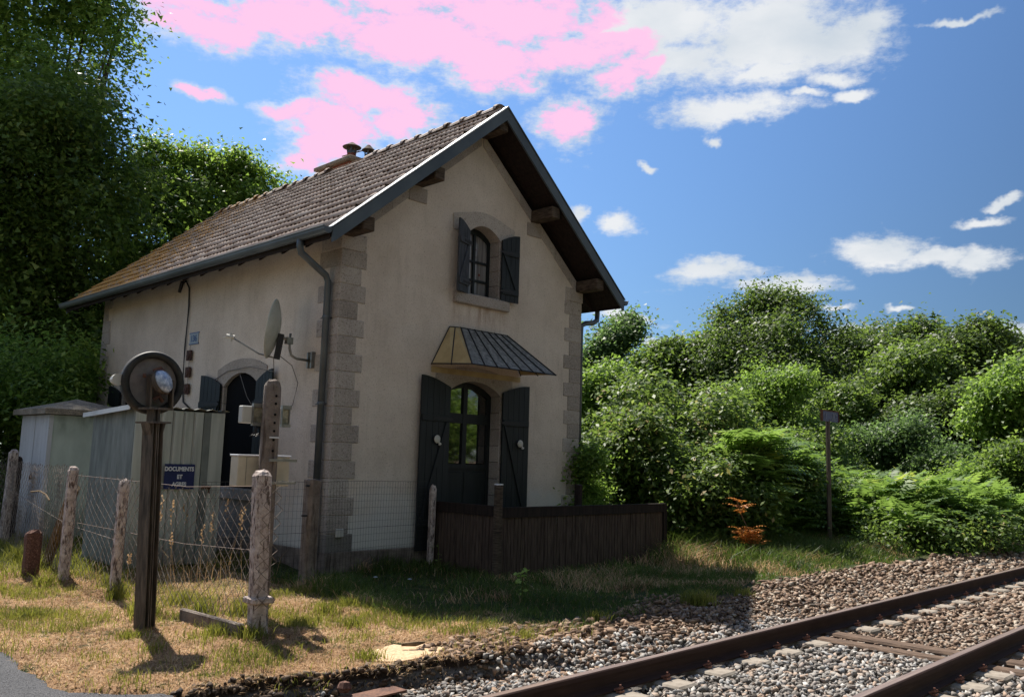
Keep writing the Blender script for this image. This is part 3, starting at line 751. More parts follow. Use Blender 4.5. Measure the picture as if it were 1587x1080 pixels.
shutter(FRONT, 3.085, 1, .19, 2.52, .14, .565, .06, 5, orn=(.36, 1.74, 1))
shutter(FRONT, 2.255, -1, 3.97, 4.95, .12, .345, .35, 4, 'shutter_worn')
shutter(FRONT, 2.965, 1, 3.97, 4.95, .12, .365, .10, 4)
shutter(LEFT, 3.04, 1, .97, 2.52, .16, .60, .06, 5)
shutter(LEFT, 1.94, -1, .97, 2.52, .16, .50, .06, 5)
shutter(LEFT, 6.97, 1, .97, 2.52, .14, .50, .05, 5)
shutter(LEFT, 5.93, -1, .97, 2.52, .14, .50, .05, 5)
# rough stone apron below the side window
LEFT.box(MB(), 1.72, 3.24, .010, -.1, .235, .80).build('stone_apron', 'stone', house)

# roof: deck, boards, barge boards, flashing, tiles
YF, YB = -.52, 8.87
for s_ in (-1, 1):
    e = 2.5+s_*3.02
    mb = MB(); pts = [(2.5, 6.87-.075), (e, 4.32-.075), (e, 4.32-.115), (2.5, 6.87-.115)]
    FRONT.prism(mb, pts, -YF-.03, -YB)
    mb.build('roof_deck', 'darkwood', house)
    # soffit boards visible under the front overhang
    k = 0; L = 3.02/CT; n = 19
    for i in range(n):
        a = .04 + (L-.1)*i/n; b = .04+(L-.1)*(i+1)/n-.012
        pa = (2.5+s_*a*CT, 6.87-.118-a*ST); pb = (2.5+s_*b*CT, 6.87-.118-b*ST); dz = .018
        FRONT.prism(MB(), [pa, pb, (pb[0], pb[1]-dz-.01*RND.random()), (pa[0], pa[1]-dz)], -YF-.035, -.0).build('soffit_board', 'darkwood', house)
    # barge board and its bright flashing
    pts = [(2.5, 6.87), (e, 4.32), (e, 4.32-.19), (e-s_*.06, 4.32-.15), (2.5, 6.87-.20)]
    FRONT.prism(MB(), pts, -YF, -YF+.03).build('barge_board', 'barge', house)
    pts = [(2.5, 6.87+.012), (e+s_*.01, 4.32+.012-.008), (e+s_*.01, 4.32-.0), (2.5, 6.87+.002)]
    FRONT.prism(MB(), [(2.5, 6.895), (e+s_*.02, 4.332), (e+s_*.02, 4.322), (2.5, 6.872)], -YF-.075, -YF+.045).build('verge_flashing', 'white_metal' if s_ < 0 else 'barge', house)
    # back verge
    FRONT.prism(MB(), [(2.5, 6.87), (e, 4.32), (e, 4.14), (2.5, 6.67)], -YB, -YB+.03).build('barge_board', 'barge', house)
for q in (0, -1.25, 1.25, -2.43, 2.43):
    z = roof_z(2.5+q)-.118-.02; dz = .19 if q else .2
    mb = MB(); c = Vector((2.5+q, -.235, z-dz/2-abs(SL)*.09*(1 if q else .3)))
    mb.box(c, (.19, .50, dz)); o = mb.build('purlin', 'oldwood', house, bevel=.012)
for s_ in (-1, 1):                                # rafters tails under the left and right eaves
    for i in range(15):
        y = .12+i*.60
        x0, x1 = 2.5+s_*2.45, 2.5+s_*2.95
        mb = MB(); mb.prism([(x0, y, roof_z(x0)-.118), (x1, y, roof_z(x1)-.118), (x1, y, roof_z(x1)-.20), (x0, y, roof_z(x0)-.22)], (0, 0, 0), (0, .07, 0))
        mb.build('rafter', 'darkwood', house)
# one tile: two rolls, raised lower lip
def tile_mesh(name, w=.21, l=.38, th=.009):
    n = 11; vs = []; fs = []
    def prof(t): return   .008 + .036*(0.5-0.5*math.cos(4*PI*t))**.8
    for row, (y, dz) in enumerate(((0, .034), (l, 0))):
        for i in range(n): vs.append(((i/(n-1)-.5)*w*.985, y + (.0 if row else -.012*(0.5-0.5*math.cos(4*PI*i/(n-1)))), prof(i/(n-1))+dz))
    for i in range(n): vs.append((vs[i][0], vs[i][1]+.004, vs[i][2]-th))
    for i in range(n-1):
        fs.append((i, i+1, n+i+1, n+i)); fs.append((2*n+i, 2*n+i+1, i+1, i))
    me = bpy.data.meshes.new(name); me.from_pydata(vs, [], fs); me.materials.append(M['tile']); me.update()
    for i, p in enumerate(me.polygons): p.use_smooth = (i % 2 == 0)
    return me
tm = tile_mesh('roof_tile'); tv = np.array([v.co for v in tm.vertices]); tf = [tuple(p.vertices) for p in tm.polygons]
NROW = 13; EXPO = (3.02/CT-.02)/NROW; NT = 44; TW = (YB-YF-.06)/NT
cands = []
for r in range(NROW):
    for c in range(NT):
        y = YF+.07+TW*(c+.5)+(.0525 if r % 2 else 0); d = r*EXPO
        p = Vector((-.52-.05*0+d*CT, y, 4.32+d*ST))
        cands.append(((p-CAM).length, r, c, p))
cands.sort(key=lambda q: q[0])
big_v = []; big_f = []
def tilemat(p, s_):
    v = Vector((0, -1, 0)) if s_ < 0 else Vector((0, 1, 0)); u = Vector((CT, 0, ST)) if s_ < 0 else Vector((-CT, 0, ST)); n = v.cross(u)
    R = Matrix((v, u, n)).transposed().to_4x4()
    J = Matrix.Rotation(RND.gauss(0, .012), 4, 'Z') @ Matrix.Rotation(RND.gauss(0, .010), 4, 'X') @ Matrix.Rotation(RND.gauss(0, .008), 4, 'Y') @ Matrix.Diagonal((TW/.21, 1, 1, 1))
    T = Matrix.Translation(p + n*(-.012+RND.gauss(0, .0025)))
    return T @ R @ J
for k, (dd, r, c, p) in enumerate(cands):
    Mx = tilemat(p, -1)
    if k < 300: inst(tm, 'roof_tile', Mx, house)
    else:
        b = len(big_v); big_v += [Mx @ Vector(v) for v in tv]; big_f += [tuple(i+b for i in f) for f in tf]
for r in range(NROW):
    for c in range(NT):
        d = r*EXPO; p = Vector((5.52-d*CT, YF+.07+TW*(c+.5), 4.32+d*ST)); Mx = tilemat(p, 1)
        b = len(big_v); big_v += [Mx @ Vector(v) for v in tv]; big_f += [tuple(i+b for i in f) for f in tf]
o = npmesh('roof_tiles', np.array([tuple(v) for v in big_v]), np.array(big_f), 'tile', smooth=False, parent=house, kind='stuff')
# ridge tiles: half round, each with a raised collar
mb = MB(); n = 9
def ridge_mesh():
    vs = []; fs = []; rings = [(0, .115), (.05, .125), (.055, .105), (.40, .088)]
    for y, r in rings:
        for i in range(n):
            a = PI*(i/(n-1)); vs.append((math.cos(a)*r*1.25, y, math.sin(a)*r*.95-.045))
    for j in range(len(rings)-1):
        for i in range(n-1): fs.append((j*n+i, j*n+i+1, (j+1)*n+i+1, (j+1)*n+i))
    me = bpy.data.meshes.new('ridge_tile'); me.from_pydata(vs, [], fs); me.materials.append(M['tile']); me.update(); return me
rm = ridge_mesh()
y = YF+.10
i = 0
while y < YB-.3:
    if not (3.0 < y < 3.9):
        Mx = Matrix.Translation((2.5+RND.gauss(0, .006), y, 6.895+RND.gauss(0, .004))) @ Matrix.Rotation(RND.gauss(0, .02), 4, 'Z')
        inst(rm, 'ridge_tile', Mx, house)
    y += .385
# chimney: low brick stack with a slab and two clay pots under round cowls
ch = link(bpy.data.objects.new('chimney', None)); ch.parent = house; ch.location = (2.5, 3.9, 6.7)
MB().bb(2.70, 3.10, 3.95, 4.95, 6.3, 7.11).build('stack', 'brick', ch)
MB().bb(2.62, 3.18, 3.82, 5.08, 7.115, 7.19).build('slab', 'roof_concrete', ch, bevel=.012)
def cowl(y, z0, h, rc, rp_):
    c = Vector((2.9, y, z0)); mb = MB()
    mb.lathe([(.0, 0), (rp_, 0), (rp_*.9, h*.5), (.0, h*.5)], c, (0, 0, 1), 12); mb.build('chimney_pot', 'brick', ch)
    for k in range(4):
        a = PI/4+k*PI/2; MB().tube([c+Vector((rp_*.8*math.cos(a), rp_*.8*math.sin(a), h*.45)), c+Vector((rp_*math.cos(a), rp_*math.sin(a), h*.84))], .013, 5).build('cowl_support', 'zinc', ch)
    MB().lathe([(rp_*.8, h*.5), (rp_*.8, h*.66), (.0, h*.66)], c, (0, 0, 1), 10).build('collar', 'zinc', ch)
    mb = MB(); mb.lathe([(0, h+.05), (.03, h+.045), (rc*.6, h*.98), (rc, h*.86), (rc*.97, h*.83), (0, h*.9)], c, (0, 0, 1), 20)
    mb.build('cowl', 'oldwood', ch)
cowl(4.18, 7.18, .36, .185, .095); cowl(3.62, 6.95, .40, .13, .07)
mb = MB(); mb.tube([(2.9, 3.70, 7.33), (2.9, 4.50, 7.38)], .012, 6); mb.build('tie_rod', 'rust', ch)

# gutters and downpipes
def gutter(x, sgn):
    mb = MB(); n = 9; vs = []; fs = []
    ysn = [YF-.02+ (YB+.1-YF)*i/12 for i in range(13)]
    r = .068
    for j, y in enumerate(ysn):
        for k in range(n):
            a = PI*k/(n-1); vs.append((x-math.cos(a)*r, y, 4.315-math.sin(a)*r*1.25))
    for j in range(12):
        for k in range(n-1): fs.append((j*n+k, j*n+k+1, (j+1)*n+k+1, (j+1)*n+k))
    b = len(vs)
    fs += [tuple(range(n)), tuple(range(12*n, 13*n))]
    mb.add(vs, fs)
    mb.tube([(x-sgn*-.0-r*(1 if sgn < 0 else -1), ysn[0], 4.318), (x-r*(1 if sgn < 0 else -1), ysn[-1], 4.318)], .011, 6)
    mb.build('gutter', 'zinc', house, smooth=False)
gutter(-.585, -1); gutter(5.585, 1)
MB().bb(-.528, -.512, YF+.03, YB, 4.18, 4.30).build('fascia', 'darkwood', house)
MB().bb(5.512, 5.528, YF+.03, YB, 4.18, 4.30).build('fascia', 'darkwood', house)
dp = MB().tube([(-.585, .10, 4.26), (-.585, .10, 4.16), (-.56, .105, 4.08), (-.13, .16, 3.86), (-.085, .165, 3.78), (-.085, .165, .12)], .046, 12).build('downpipe', 'zinc', house, smooth=True)
mb = MB()
for z in (3.30, 2.15, 1.05): mb.lathe([(.052, -.02), (.055, 0), (.052, .02)], (-.085, .165, z), (0, 0, 1), 12); mb.bb(-.085, .0, .145, .185, z-.008, z+.008); mb.tube([(-.09, .17, z), (-.10, .27, z-.01)], .008, 5)
mb.build('pipe_clip', 'zinc', dp)
MB().tube([(5.585, .10, 4.27), (5.585, .10, 4.14), (5.55, .08, 4.02), (5.40, .05, 3.95), (5.2, .05, 3.92), (5.09, .06, 3.86), (5.08, .06, 3.7), (5.08, .06, .1)], .045, 12).build('downpipe', 'zinc', house, smooth=True)

# canopy over the door: hipped sheet awning on thin battens
can = link(bpy.data.objects.new('door_canopy', None)); can.parent = house; can.location = (2.55, 0, 2.8)
A0, A1 = Vector((1.95, -.02, 3.425)), Vector((3.15, -.02, 3.425)); B0, B1 = Vector((2.07, -.13, 3.415)), Vector((3.05, -.13, 3.415))
C0, C1 = Vector((1.70, -.80, 2.80)), Vector((3.46, -.80, 2.80)); D0, D1 = Vector((1.63, -.02, 2.84)), Vector((3.50, -.02, 2.84))
def sheet(pts, mat, nm='panel', t=.006, par=None):
    n = (pts[1]-pts[0]).cross(pts[2]-pts[0]).normalized()
    return MB().prism(pts, n*0, n*t).build(nm, mat, par)
NP = 7
for i in range(NP):
    a, b = i/NP+.003, (i+1)/NP-.003
    sheet([B0.lerp(B1, a), B0.lerp(B1, b), C0.lerp(C1, b), C0.lerp(C1, a)], 'canopy_grey', par=can)
for i in range(2):
    a, b = i/2+.003, (i+1)/2-.003
    sheet([A0.lerp(B0, a), A0.lerp(B0, b), D0.lerp(C0, b), D0.lerp(C0, a)], 'canopy_yellow', par=can)
    sheet([A1.lerp(B1, a), A1.lerp(B1, b), D1.lerp(C1, b), D1.lerp(C1, a)], 'canopy_yellow', par=can)
sheet([A0, A1, B1, B0], 'canopy_grey', par=can)
sheet([Vector((1.63, -.014, 2.72)), Vector((3.50, -.014, 2.72)), Vector((3.50, -.014, 2.80)), Vector((1.63, -.014, 2.80))], 'canopy_yellow', par=can)
for i in range(NP+1):
    t = i/NP; p, q = B0.lerp(B1, t), C0.lerp(C1, t); MB().tube([p+Vector((0, -.004, .006)), q+(q-p)*.02+Vector((0, -.004, .006))], .011, 5).build('batten', 'cable', can)
for (p, q) in ((A0, D0), (A1, D1), (A0.lerp(B0, .5), D0.lerp(C0, .5)), (A1.lerp(B1, .5), D1.lerp(C1, .5))):
    MB().tube([p, q+(q-p)*.02], .010, 5).build('batten', 'cable', can)
MB().tube([C0, C1], .010, 5).build('batten', 'cable', can); MB().tube([D0, C0], .010, 5).build('batten', 'cable', can); MB().tube([A0, B0, B1, A1], .010, 5).build('batten', 'cable', can)

# cable on the side wall, number plate, socket
mb = MB(); mb.tube([(-.02, 4.72, 4.34), (-.03, 4.60, 4.36), (-.03, 4.46, 4.22), (-.025, 4.43, 3.9), (-.025, 4.46, 3.2), (-.025, 4.44, 2.6), (-.025, 4.36, 2.28), (-.03, 4.1, 2.17)], .014, 6)
mb.tube([(-.02, 4.85, 4.20), (-.05, 4.70, 4.36)], .03, 6)
mb.build('wall_cable', 'cable', house, smooth=True)
num = link(bpy.data.objects.new('number_plate', None)); num.parent = house; num.location = (0, 4.18, 3.33)
MB().bb(-.012, 0, 4.02, 4.33, 3.25, 3.42).build('plate', 'number_white', num)
mb = MB(); mb.bb(-.014, 0, 4.0, 4.35, 3.42, 3.435); mb.bb(-.014, 0, 4.0, 4.35, 3.235, 3.25); mb.build('border', 'number_blue', num)
RL = Matrix(((0, 0, -1, 0), (-1, 0, 0, 0), (0, 1, 0, 0), (0, 0, 0, 1)))     # text facing -X
text('lettering', '136', .15, Matrix.Translation((-.016, 0, 0)) @ RL, 'number_blue', num, .004)
MB().bb(.12, .24, -.05, -.012, .42, .53).build('socket_box', 'white', house, bevel=.01)

# ------------------------------------------------------------------ hanging terracotta plaques
t = thing('hanging_ornament', 'three small brown plaques hanging in a column below the number plate', 'ornament', (-.03, 4.22, 2.45))
for k, z in enumerate((3.05, 2.77, 2.49)):
    mb = MB(); mb.box((-.04, 4.24, z), (.03, .15, .17)); mb.lathe([(0, .03), (.05, .02), (.055, 0)], (-.05, 4.24, z-.01), (-1, 0, 0), 8)
    mb.build('plaque', 'terracotta', t, bevel=.006)
MB().tube([(-.035, 4.24, 3.22), (-.035, 4.24, 2.5)], .004, 4).build('cord', 'cable_grey', t)

# ------------------------------------------------------------------ satellite dish
t = thing('satellite_dish', 'pale grey satellite dish bracketed to the side wall near the downpipe', 'satellite dish', (0, .60, 2.72))
dc = Vector((-.56, .72, 3.13)); nrm = Vector((-.765, .63, .13)).normalized()
mb = MB(); prof = [(r, .10*(r/.40)**2-.10) for r in (0, .1, .2, .3, .37, .40)]
mb.lathe(prof + [(.405, .0), (.40, -.008)] + [(r, .10*(r/.40)**2-.108) for r in (.37, .3, .2, .1, 0.0)], dc, nrm, 36)
mb.build('reflector', 'dish', t, smooth=True)
sd_ = nrm.cross(Vector((0, 0, 1))).normalized(); dn = sd_.cross(nrm).normalized()
if dn.z > 0: dn = -dn
R = Matrix((sd_, nrm, -dn)).transposed()
MB().box(dc - nrm*.14 + dn*.22, (.09, .07, .34), R).build('back_plate', 'cable', t)
lnb = dc + nrm*.50 + dn*.20
MB().tube([dc-nrm*.12+dn*.38, dc+nrm*.1+dn*.36, lnb], .012, 6).build('feed_arm', 'galv', t)
mb = MB(); mb.tube([lnb-nrm*.05, lnb+nrm*.06], .028, 8); mb.tube([lnb+Vector((0, 0, -.06)), lnb+Vector((.0, 0, .05))], .022, 8); mb.tube([lnb, lnb+nrm*.10+Vector((0, 0, -.03))], .012, 6); mb.build('feed_horn', 'white', t)
pw = Vector((0, .56, 2.74))
MB().tube([(-.03, .56, 2.74), (-.24, .58, 2.75), (-.32, .59, 2.79), (-.35, .59, 2.88), (-.35, .59, 3.08)], .018, 8).build('mast', 'galv', t, smooth=True)
mb = MB(); mb.bb(-.03, -.002, .49, .63, 2.64, 2.86); mb.bb(-.06, -.03, .50, .53, 2.64, 2.86); mb.bb(-.06, -.03, .59, .62, 2.64, 2.86); mb.build('wall_plate', 'galv', t)
mb = MB(); mb.tube([(-.35, .59, 2.98), dc-nrm*.12+dn*.08], .022, 6); mb.box((-.36, .60, 2.98), (.09, .07, .09)); mb.build('clamp', 'galv', t)
mb = MB(); mb.tube([dc-nrm*.1+dn*.38, (-.15, 1.3, 2.62), (-.04, 2.2, 2.75), (-.03, 2.9, 2.72), (-.03, 3.3, 2.60)], .006, 5)
mb.tube([dc-nrm*.1+dn*.30, (-.05, 1.0, 2.70), (-.03, .85, 2.45), (-.03, .95, 2.15), (-.05, 1.4, 2.0)], .006, 5); mb.tube([(-.03, 2.5, 2.66), (-.05, 2.2, 2.3), (-.2, 1.7, 2.1)], .006, 5)
mb.build('cable', 'cable_grey', t, smooth=True)
# ------------------------------------------------------------------ metal shed with the blue sign
t = thing('metal_shed', 'grey-green galvanised sheet shed with a blue sign on its ribbed front, beside the house', 'shed', (-1.38, 2.1, 0))
SX0, SX1, SY0, SY1, SF, SB = -1.98, -.78, 1.40, 2.80, 2.00, 1.92
def shz(y): return SF+(SB-SF)*(y-SY0)/(SY1-SY0)
sp = Fr((0, SY0, 0), (1, 0, 0), (0, -1, 0))
panels = [(-1.98, -1.66), (-1.66, -1.50), (-1.50, -1.36), (-1.36, -1.22), (-1.22, -1.08), (-.98, -.78)]
for a, b in panels:
    mb = MB(); w = b-a
    sp.box(mb, a+.004, b-.004, 0, -.02, .02, SF-.01)
    if b < -1.0 and a > -1.9: mb.prism([sp.p(a+.006, 0, .03), sp.p(a+.014, .035, .03), sp.p(a+.046, .035, .03), sp.p(a+.054, 0, .03)], (0, 0, 0), (0, 0, SF-.06))
    mb.build('wall_panel', 'shed', t)
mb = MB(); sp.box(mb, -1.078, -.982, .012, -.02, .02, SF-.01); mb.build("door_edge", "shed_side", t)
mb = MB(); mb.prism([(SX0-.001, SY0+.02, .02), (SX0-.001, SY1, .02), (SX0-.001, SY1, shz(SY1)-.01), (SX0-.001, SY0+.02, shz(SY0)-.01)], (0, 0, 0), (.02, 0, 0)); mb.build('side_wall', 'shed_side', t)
mb = MB(); mb.prism([(SX1, SY0+.02, .02), (SX1, SY1, .02), (SX1, SY1, SB-.01), (SX1, SY0+.02, SF-.01)], (-.02, 0, 0), (0, 0, 0)); mb.build('side_wall', 'shed', t)
MB().bb(SX0+.02, SX1-.02, SY1-.02, SY1, .02, SB-.01).build('back_wall', 'shed', t)
mb = MB(); n = 8
vs = []
for j, y in enumerate((SY0-.05, SY1+.10)):
    for i in range(n*4+1):
        x = SX0-.10+(SX1-SX0+.14)*i/(n*4); vs.append((x, y, shz(y)+.012+.022*(.5-.5*math.cos(2*PI*i/4))))
k = n*4+1; mb.add(vs, [(i, i+1, k+i+1, k+i) for i in range(n*4)]); mb.build('roof_sheet', 'shed', t)
mb = MB(); mb.prism([(SX0-.10, SY0-.05, SF-.03), (SX0-.10, SY1+.1, SB-.03), (SX0-.10, SY1+.1, SB+.03), (SX0-.10, SY0-.05, SF+.03)], (-.012, 0, 0), (0, 0, 0)); mb.build('roof_edge', 'white_metal', t)
sg = link(bpy.data.objects.new('sign', None)); sg.parent = t; sg.location = Vector((-1.375, SY0-.040, 1.145)) - t.location
MB().bb(-1.575, -1.175, SY0-.042, SY0-.034, .985, 1.305).build('plate', 'blue_sign', sg)
RF = Matrix(((1, 0, 0, 0), (0, 0, -1, 0), (0, 1, 0, 0), (0, 0, 0, 1)))      # text facing -Y
for s_, z in (('DOCUMENTS', .095), ('ET', -.005), ('AGRES', -.10)):
    text('lettering', s_, .072, Matrix.Translation((-.01 if s_ == 'DOCUMENTS' else 0, -.006, z)) @ RF, 'sign_white', sg, .0035, .88)
mb = MB(); mb.tube([(-.965, SY0-.02, 1.02), (-.965, SY0-.05, 1.0), (-.965, SY0-.05, .93)], .02, 6); mb.bb(-1.06, -.93, SY0-.03, SY0-.012, .99, 1.03); mb.build('padlock', 'rust', t)

# ------------------------------------------------------------------ hut with a pyramid roof
t = thing('panel_hut', 'pale square hut with a mossy concrete pyramid roof behind the wire fence', 'hut', (-1.05, 6.25, 0))
hx0, hx1, hy0, hy1 = -1.70, -.45, 5.45, 6.85
MB().bb(hx0, hx0+.04, hy0+.04, (hy0+hy1)/2-.01, 0, 1.99).build('wall_panel', 'hut_white', t); MB().bb(hx0, hx0+.04, (hy0+hy1)/2+.01, hy1, 0, 1.99).build('wall_panel', 'hut_white', t)
MB().bb(hx0-.015, hx0+.05, hy0-.015, hy0+.05, 0, 1.99).build('corner_strip', 'hut_white', t)
MB().bb(hx0+.05, hx1, hy0, hy0+.04, 0, 1.99).build('wall_panel', 'hut_green', t)
MB().bb(hx1-.04, hx1, hy0+.04, hy1, 0, 1.99).build('wall_panel', 'hut_white', t); MB().bb(hx0+.04, hx1-.04, hy1-.04, hy1, 0, 1.99).build('wall_panel', 'hut_white', t)
mb = MB(); o_ = .12; a = [(hx0-o_, hy0-o_), (hx1+o_, hy0-o_), (hx1+o_, hy1+o_), (hx0-o_, hy1+o_)]
vs = [(x, y, 2.0) for x, y in a] + [(x, y, 2.09) for x, y in a] + [((hx0+hx1)/2, (hy0+hy1)/2, 2.30)]
mb.add(vs, [(3, 2, 1, 0), (0, 1, 5, 4), (1, 2, 6, 5), (2, 3, 7, 6), (3, 0, 4, 7), (4, 5, 8), (5, 6, 8), (6, 7, 8), (7, 4, 8)])
mb.build('roof', 'roof_concrete', t)
MB().tube([(hx0-.03, 6.0, .98), (hx0-.05, 6.0, .98)], .045, 8).build('lock', 'rust', t)

# ------------------------------------------------------------------ round crossing signal seen from behind
px, py = -3.27, -2.32
t = thing('crossing_signal', 'tall rusty steel post carrying a round dark-rimmed signal disc seen from behind', 'railway signal', (px, py, 0))
tw = Vector((.33, -.94, 0)).normalized()                # toward the viewer's side of the post
side = Vector((.86, .51, 0)).normalized(); nb_ = Vector((side.y, -side.x, 0))
lean = Vector((-.028*0, 0, 0))
F1 = Fr((px, py, 0), side, nb_)
lx = -.02
for s_, w0, w1 in ((-1, -.075, -.015), (1, .0, .070)):
    mb = MB(); F1.box(mb, w0, w0+.012, -.05, .05, -.2, 1.70); F1.box(mb, w1-.012, w1, -.05, .05, -.2, 1.70); F1.box(mb, w0+.012, w1-.012, -.02 if s_ < 0 else .0, -.008 if s_ < 0 else .012, -.2, 1.70)
    mb.build('channel', 'pole_steel', t)
mb = MB(); 
for z in (.3, .75, 1.2): F1.box(mb, -.015, .0, -.03, .04, z, z+.06)
mb.build('spacer', 'rust', t)
mb = MB(); F1.box(mb, -.115, .115, -.09, .09, 1.70, 1.715); F1.prism(mb, [(-.11, 1.70), (-.075, 1.60), (-.075, 1.70)], -.04, .04); F1.prism(mb, [(.11, 1.70), (.075, 1.60), (.075, 1.70)], -.04, .04); mb.build('head_plate', 'pole_steel', t)
mb = MB(); F1.box(mb, -.055, -.02, -.03, .03, 1.715, 1.82); F1.box(mb, .01, .045, -.03, .03, 1.715, 1.82); mb.build('neck', 'pole_steel', t)
F1.box(MB(), -.13, .14, -.06, .09, 1.815, 1.832).build('bracket', 'pole_steel', t)
F1 = Fr((px, py, 0), (1, .03, 0), (.03, -1, 0)); side = F1.U; nb_ = F1.N
dcn = F1.p(.0, -.05, 2.045); fax = nb_
mb = MB(); mb.lathe([(0, 0), (.215, 0), (.218, .004), (.218, -.004), (0, -.006)], dcn, fax, 40); mb.build('disc', 'disc_back', t)
mb = MB(); mb.lathe([(.208, .006), (.212, .035), (.258, .042), (.270, .022), (.267, -.03), (.25, -.04), (.212, -.012), (.208, .006)], dcn, fax, 48); mb.build('rim', 'disc_rim', t, smooth=True)
mb = MB(); lc = F1.p(.045, .05, 2.055)
ax2 = (nb_*.80 + side*.45 + Vector((0, 0, .35))).normalized()
mb.lathe([(0, .055), (.055, .048), (.092, .028), (.108, 0), (.10, -.02)], lc, ax2, 20); mb.build('lens', 'lens', t, smooth=True)
mb = MB(); mb.lathe([(.111, .008), (.115, -.02), (.075, -.07), (.03, -.10), (0, -.10)], lc, ax2, 20); mb.build('lamp_housing', 'pole_steel', t, smooth=True)
F1.box(MB(), -.06, -.045, -.03, .05, 1.832, 2.11).build('lamp_bracket', 'pole_steel', t); F1.box(MB(), .125, .14, -.02, .06, 1.832, 2.07).build('lamp_bracket', 'pole_steel', t)
mb = MB(); mb.tube([F1.p(-.02, 0, 2.14), F1.p(.03, .03, 2.165), F1.p(.06, .02, 2.13)], .022, 7); mb.tube([F1.p(-.11, .0, 2.1), F1.p(-.085, .01, 2.1)], .02, 6); mb.tube([F1.p(-.02, .02, 1.90), F1.p(.02, .04, 1.93), F1.p(.06, .02, 1.89)], .018, 6); mb.build('fitting', 'rust', t)
mb = MB(); vc = F1.p(-.29, -.10, 2.06); mb.lathe([(.03, .05), (.045, 0), (.05, -.05), (.0, -.05)], vc, -nb_, 12); mb.build('visor', 'white', t)

t.rotation_euler = Matrix.Rotation(-.036, 3, Vector((.40, .92, 0)).normalized()).to_euler()
# ------------------------------------------------------------------ utility pole with lamp boxes and cabinet
t = thing('utility_pole', 'short weathered brown-grey pole with bolt holes, rounded top', 'pole', (-2.30, -2.42, 0))
mb = MB(); n = 8
zs_ = [-.3, .4, 1.0, 1.6, 1.95, 2.08, 2.135, 2.155]; ws = [.088, .086, .083, .079, .077, .074, .062, .03]
U_ = Vector((.92, -.40, 0)).normalized(); N_ = Vector((-.40, -.92, 0)).normalized()
vs = []
for z, w in zip(zs_, ws):
    for k in range(12):
        a = 2*PI*k/12+PI/12; c, s_ = math.cos(a), math.sin(a); e = .55
        vx = math.copysign(abs(c)**e, c)*w*(1+RND.gauss(0, .015)); vy = math.copysign(abs(s_)**e, s_)*w*(1+RND.gauss(0, .015))
        vs.append(Vector((-2.30, -2.42, z+(RND.gauss(0, .008) if z > 2 else 0))) + U_*vx + N_*vy)
fs = [(i*12+k, i*12+(k+1) % 12, (i+1)*12+(k+1) % 12, (i+1)*12+k) for i in range(len(zs_)-1) for k in range(12)] + [tuple(range(84, 96))]
mb.add(vs, fs); mb.build('shaft', 'concrete_dark', t, smooth=False)
mb = MB(); FP = Fr((-2.30, -2.42, 0), U_, N_)
for z in (2.0, 1.93, 1.83, 1.755, 1.68, 1.60, 1.5): mb.tube([FP.p(.028, .080, z), FP.p(.028, .086, z)], .012, 7)
mb.build('bolt_hole', 'black', t)
FP.box(MB(), -.01, .075, .076, .088, 1.615, 1.628).build('tag', 'white_metal', t)
FB = Fr((-2.40, -2.30, 0), (1, .0, 0), (0, -1, 0))
def lampbox(u0, u1, label):
    b = thing('lamp_box', label, 'lamp', FB.p((u0+u1)/2, 0, 1.7), 'lamp boxes on the utility pole')
    FB.box(MB(), u0, u1, -.06, .02, 1.745, 1.905).build('housing', 'white', b, bevel=.008)
    g0 = u0+(u1-u0)*.42 if u0 < 0 else u0+.02
    mb = MB(); FB.box(mb, g0-.01, g0+.0, .02, .045, 1.75, 1.90); FB.box(mb, u1-.008, u1+.002, .02, .045, 1.75, 1.90); FB.box(mb, g0-.012, u1+.01, .02, .05, 1.895, 1.93); FB.box(mb, g0-.012, u1+.01, .02, .05, 1.725, 1.755); mb.build('bezel', 'galv', b)
    FB.box(MB(), g0+.002, u1-.010, .018, .032, 1.757, 1.893).build('glass', 'lens2', b)
lampbox(-.13, .11, 'larger lamp box with a glass window, mounted left of the utility pole above the cabinet')
lampbox(.25, .345, 'narrow lamp box with a yellowish glass window, mounted right of the utility pole')
mb = MB()
for k in range(7):
    p0 = FB.p(-.0+k*.02, .02, 1.73); mb.tube([p0, p0+Vector((RND.uniform(-.03, .03), 0, -.05)), p0+Vector((RND.uniform(-.05, .05), .02, -.09-.02*RND.random())), p0+Vector((RND.uniform(0, .12), .02, -.06))], .006, 4)
o = mb.build('loose_cable', 'cable'); tag(o, 'tangle of black cable ends hanging under the lamp box on the utility pole', 'cable')
b = thing('cabinet', 'cream equipment cabinet with a white top strapped to the utility pole', 'cabinet', (-2.40, -2.28, 1.17))
FB.box(MB(), -.14, .39, -.12, .02, 1.175, 1.445).build('body', 'box_cream', b, bevel=.006)
FB.box(MB(), -.148, .398, -.13, .03, 1.445, 1.462).build('lid', 'box_top', b, bevel=.004)
FB.box(MB(), -.06, -.056, .020, .024, 1.18, 1.44).build('door_seam', 'galv', b)
mb = MB(); FB.box(mb, .06, .34, .205, .225, 1.405, 1.43); FB.box(mb, .06, .34, .205, .225, 1.20, 1.225); FB.box(mb, .315, .335, .02, .20, 1.405, 1.43); FB.box(mb, .315, .335, .02, .20, 1.20, 1.225); mb.build('strap', 'galv', b)

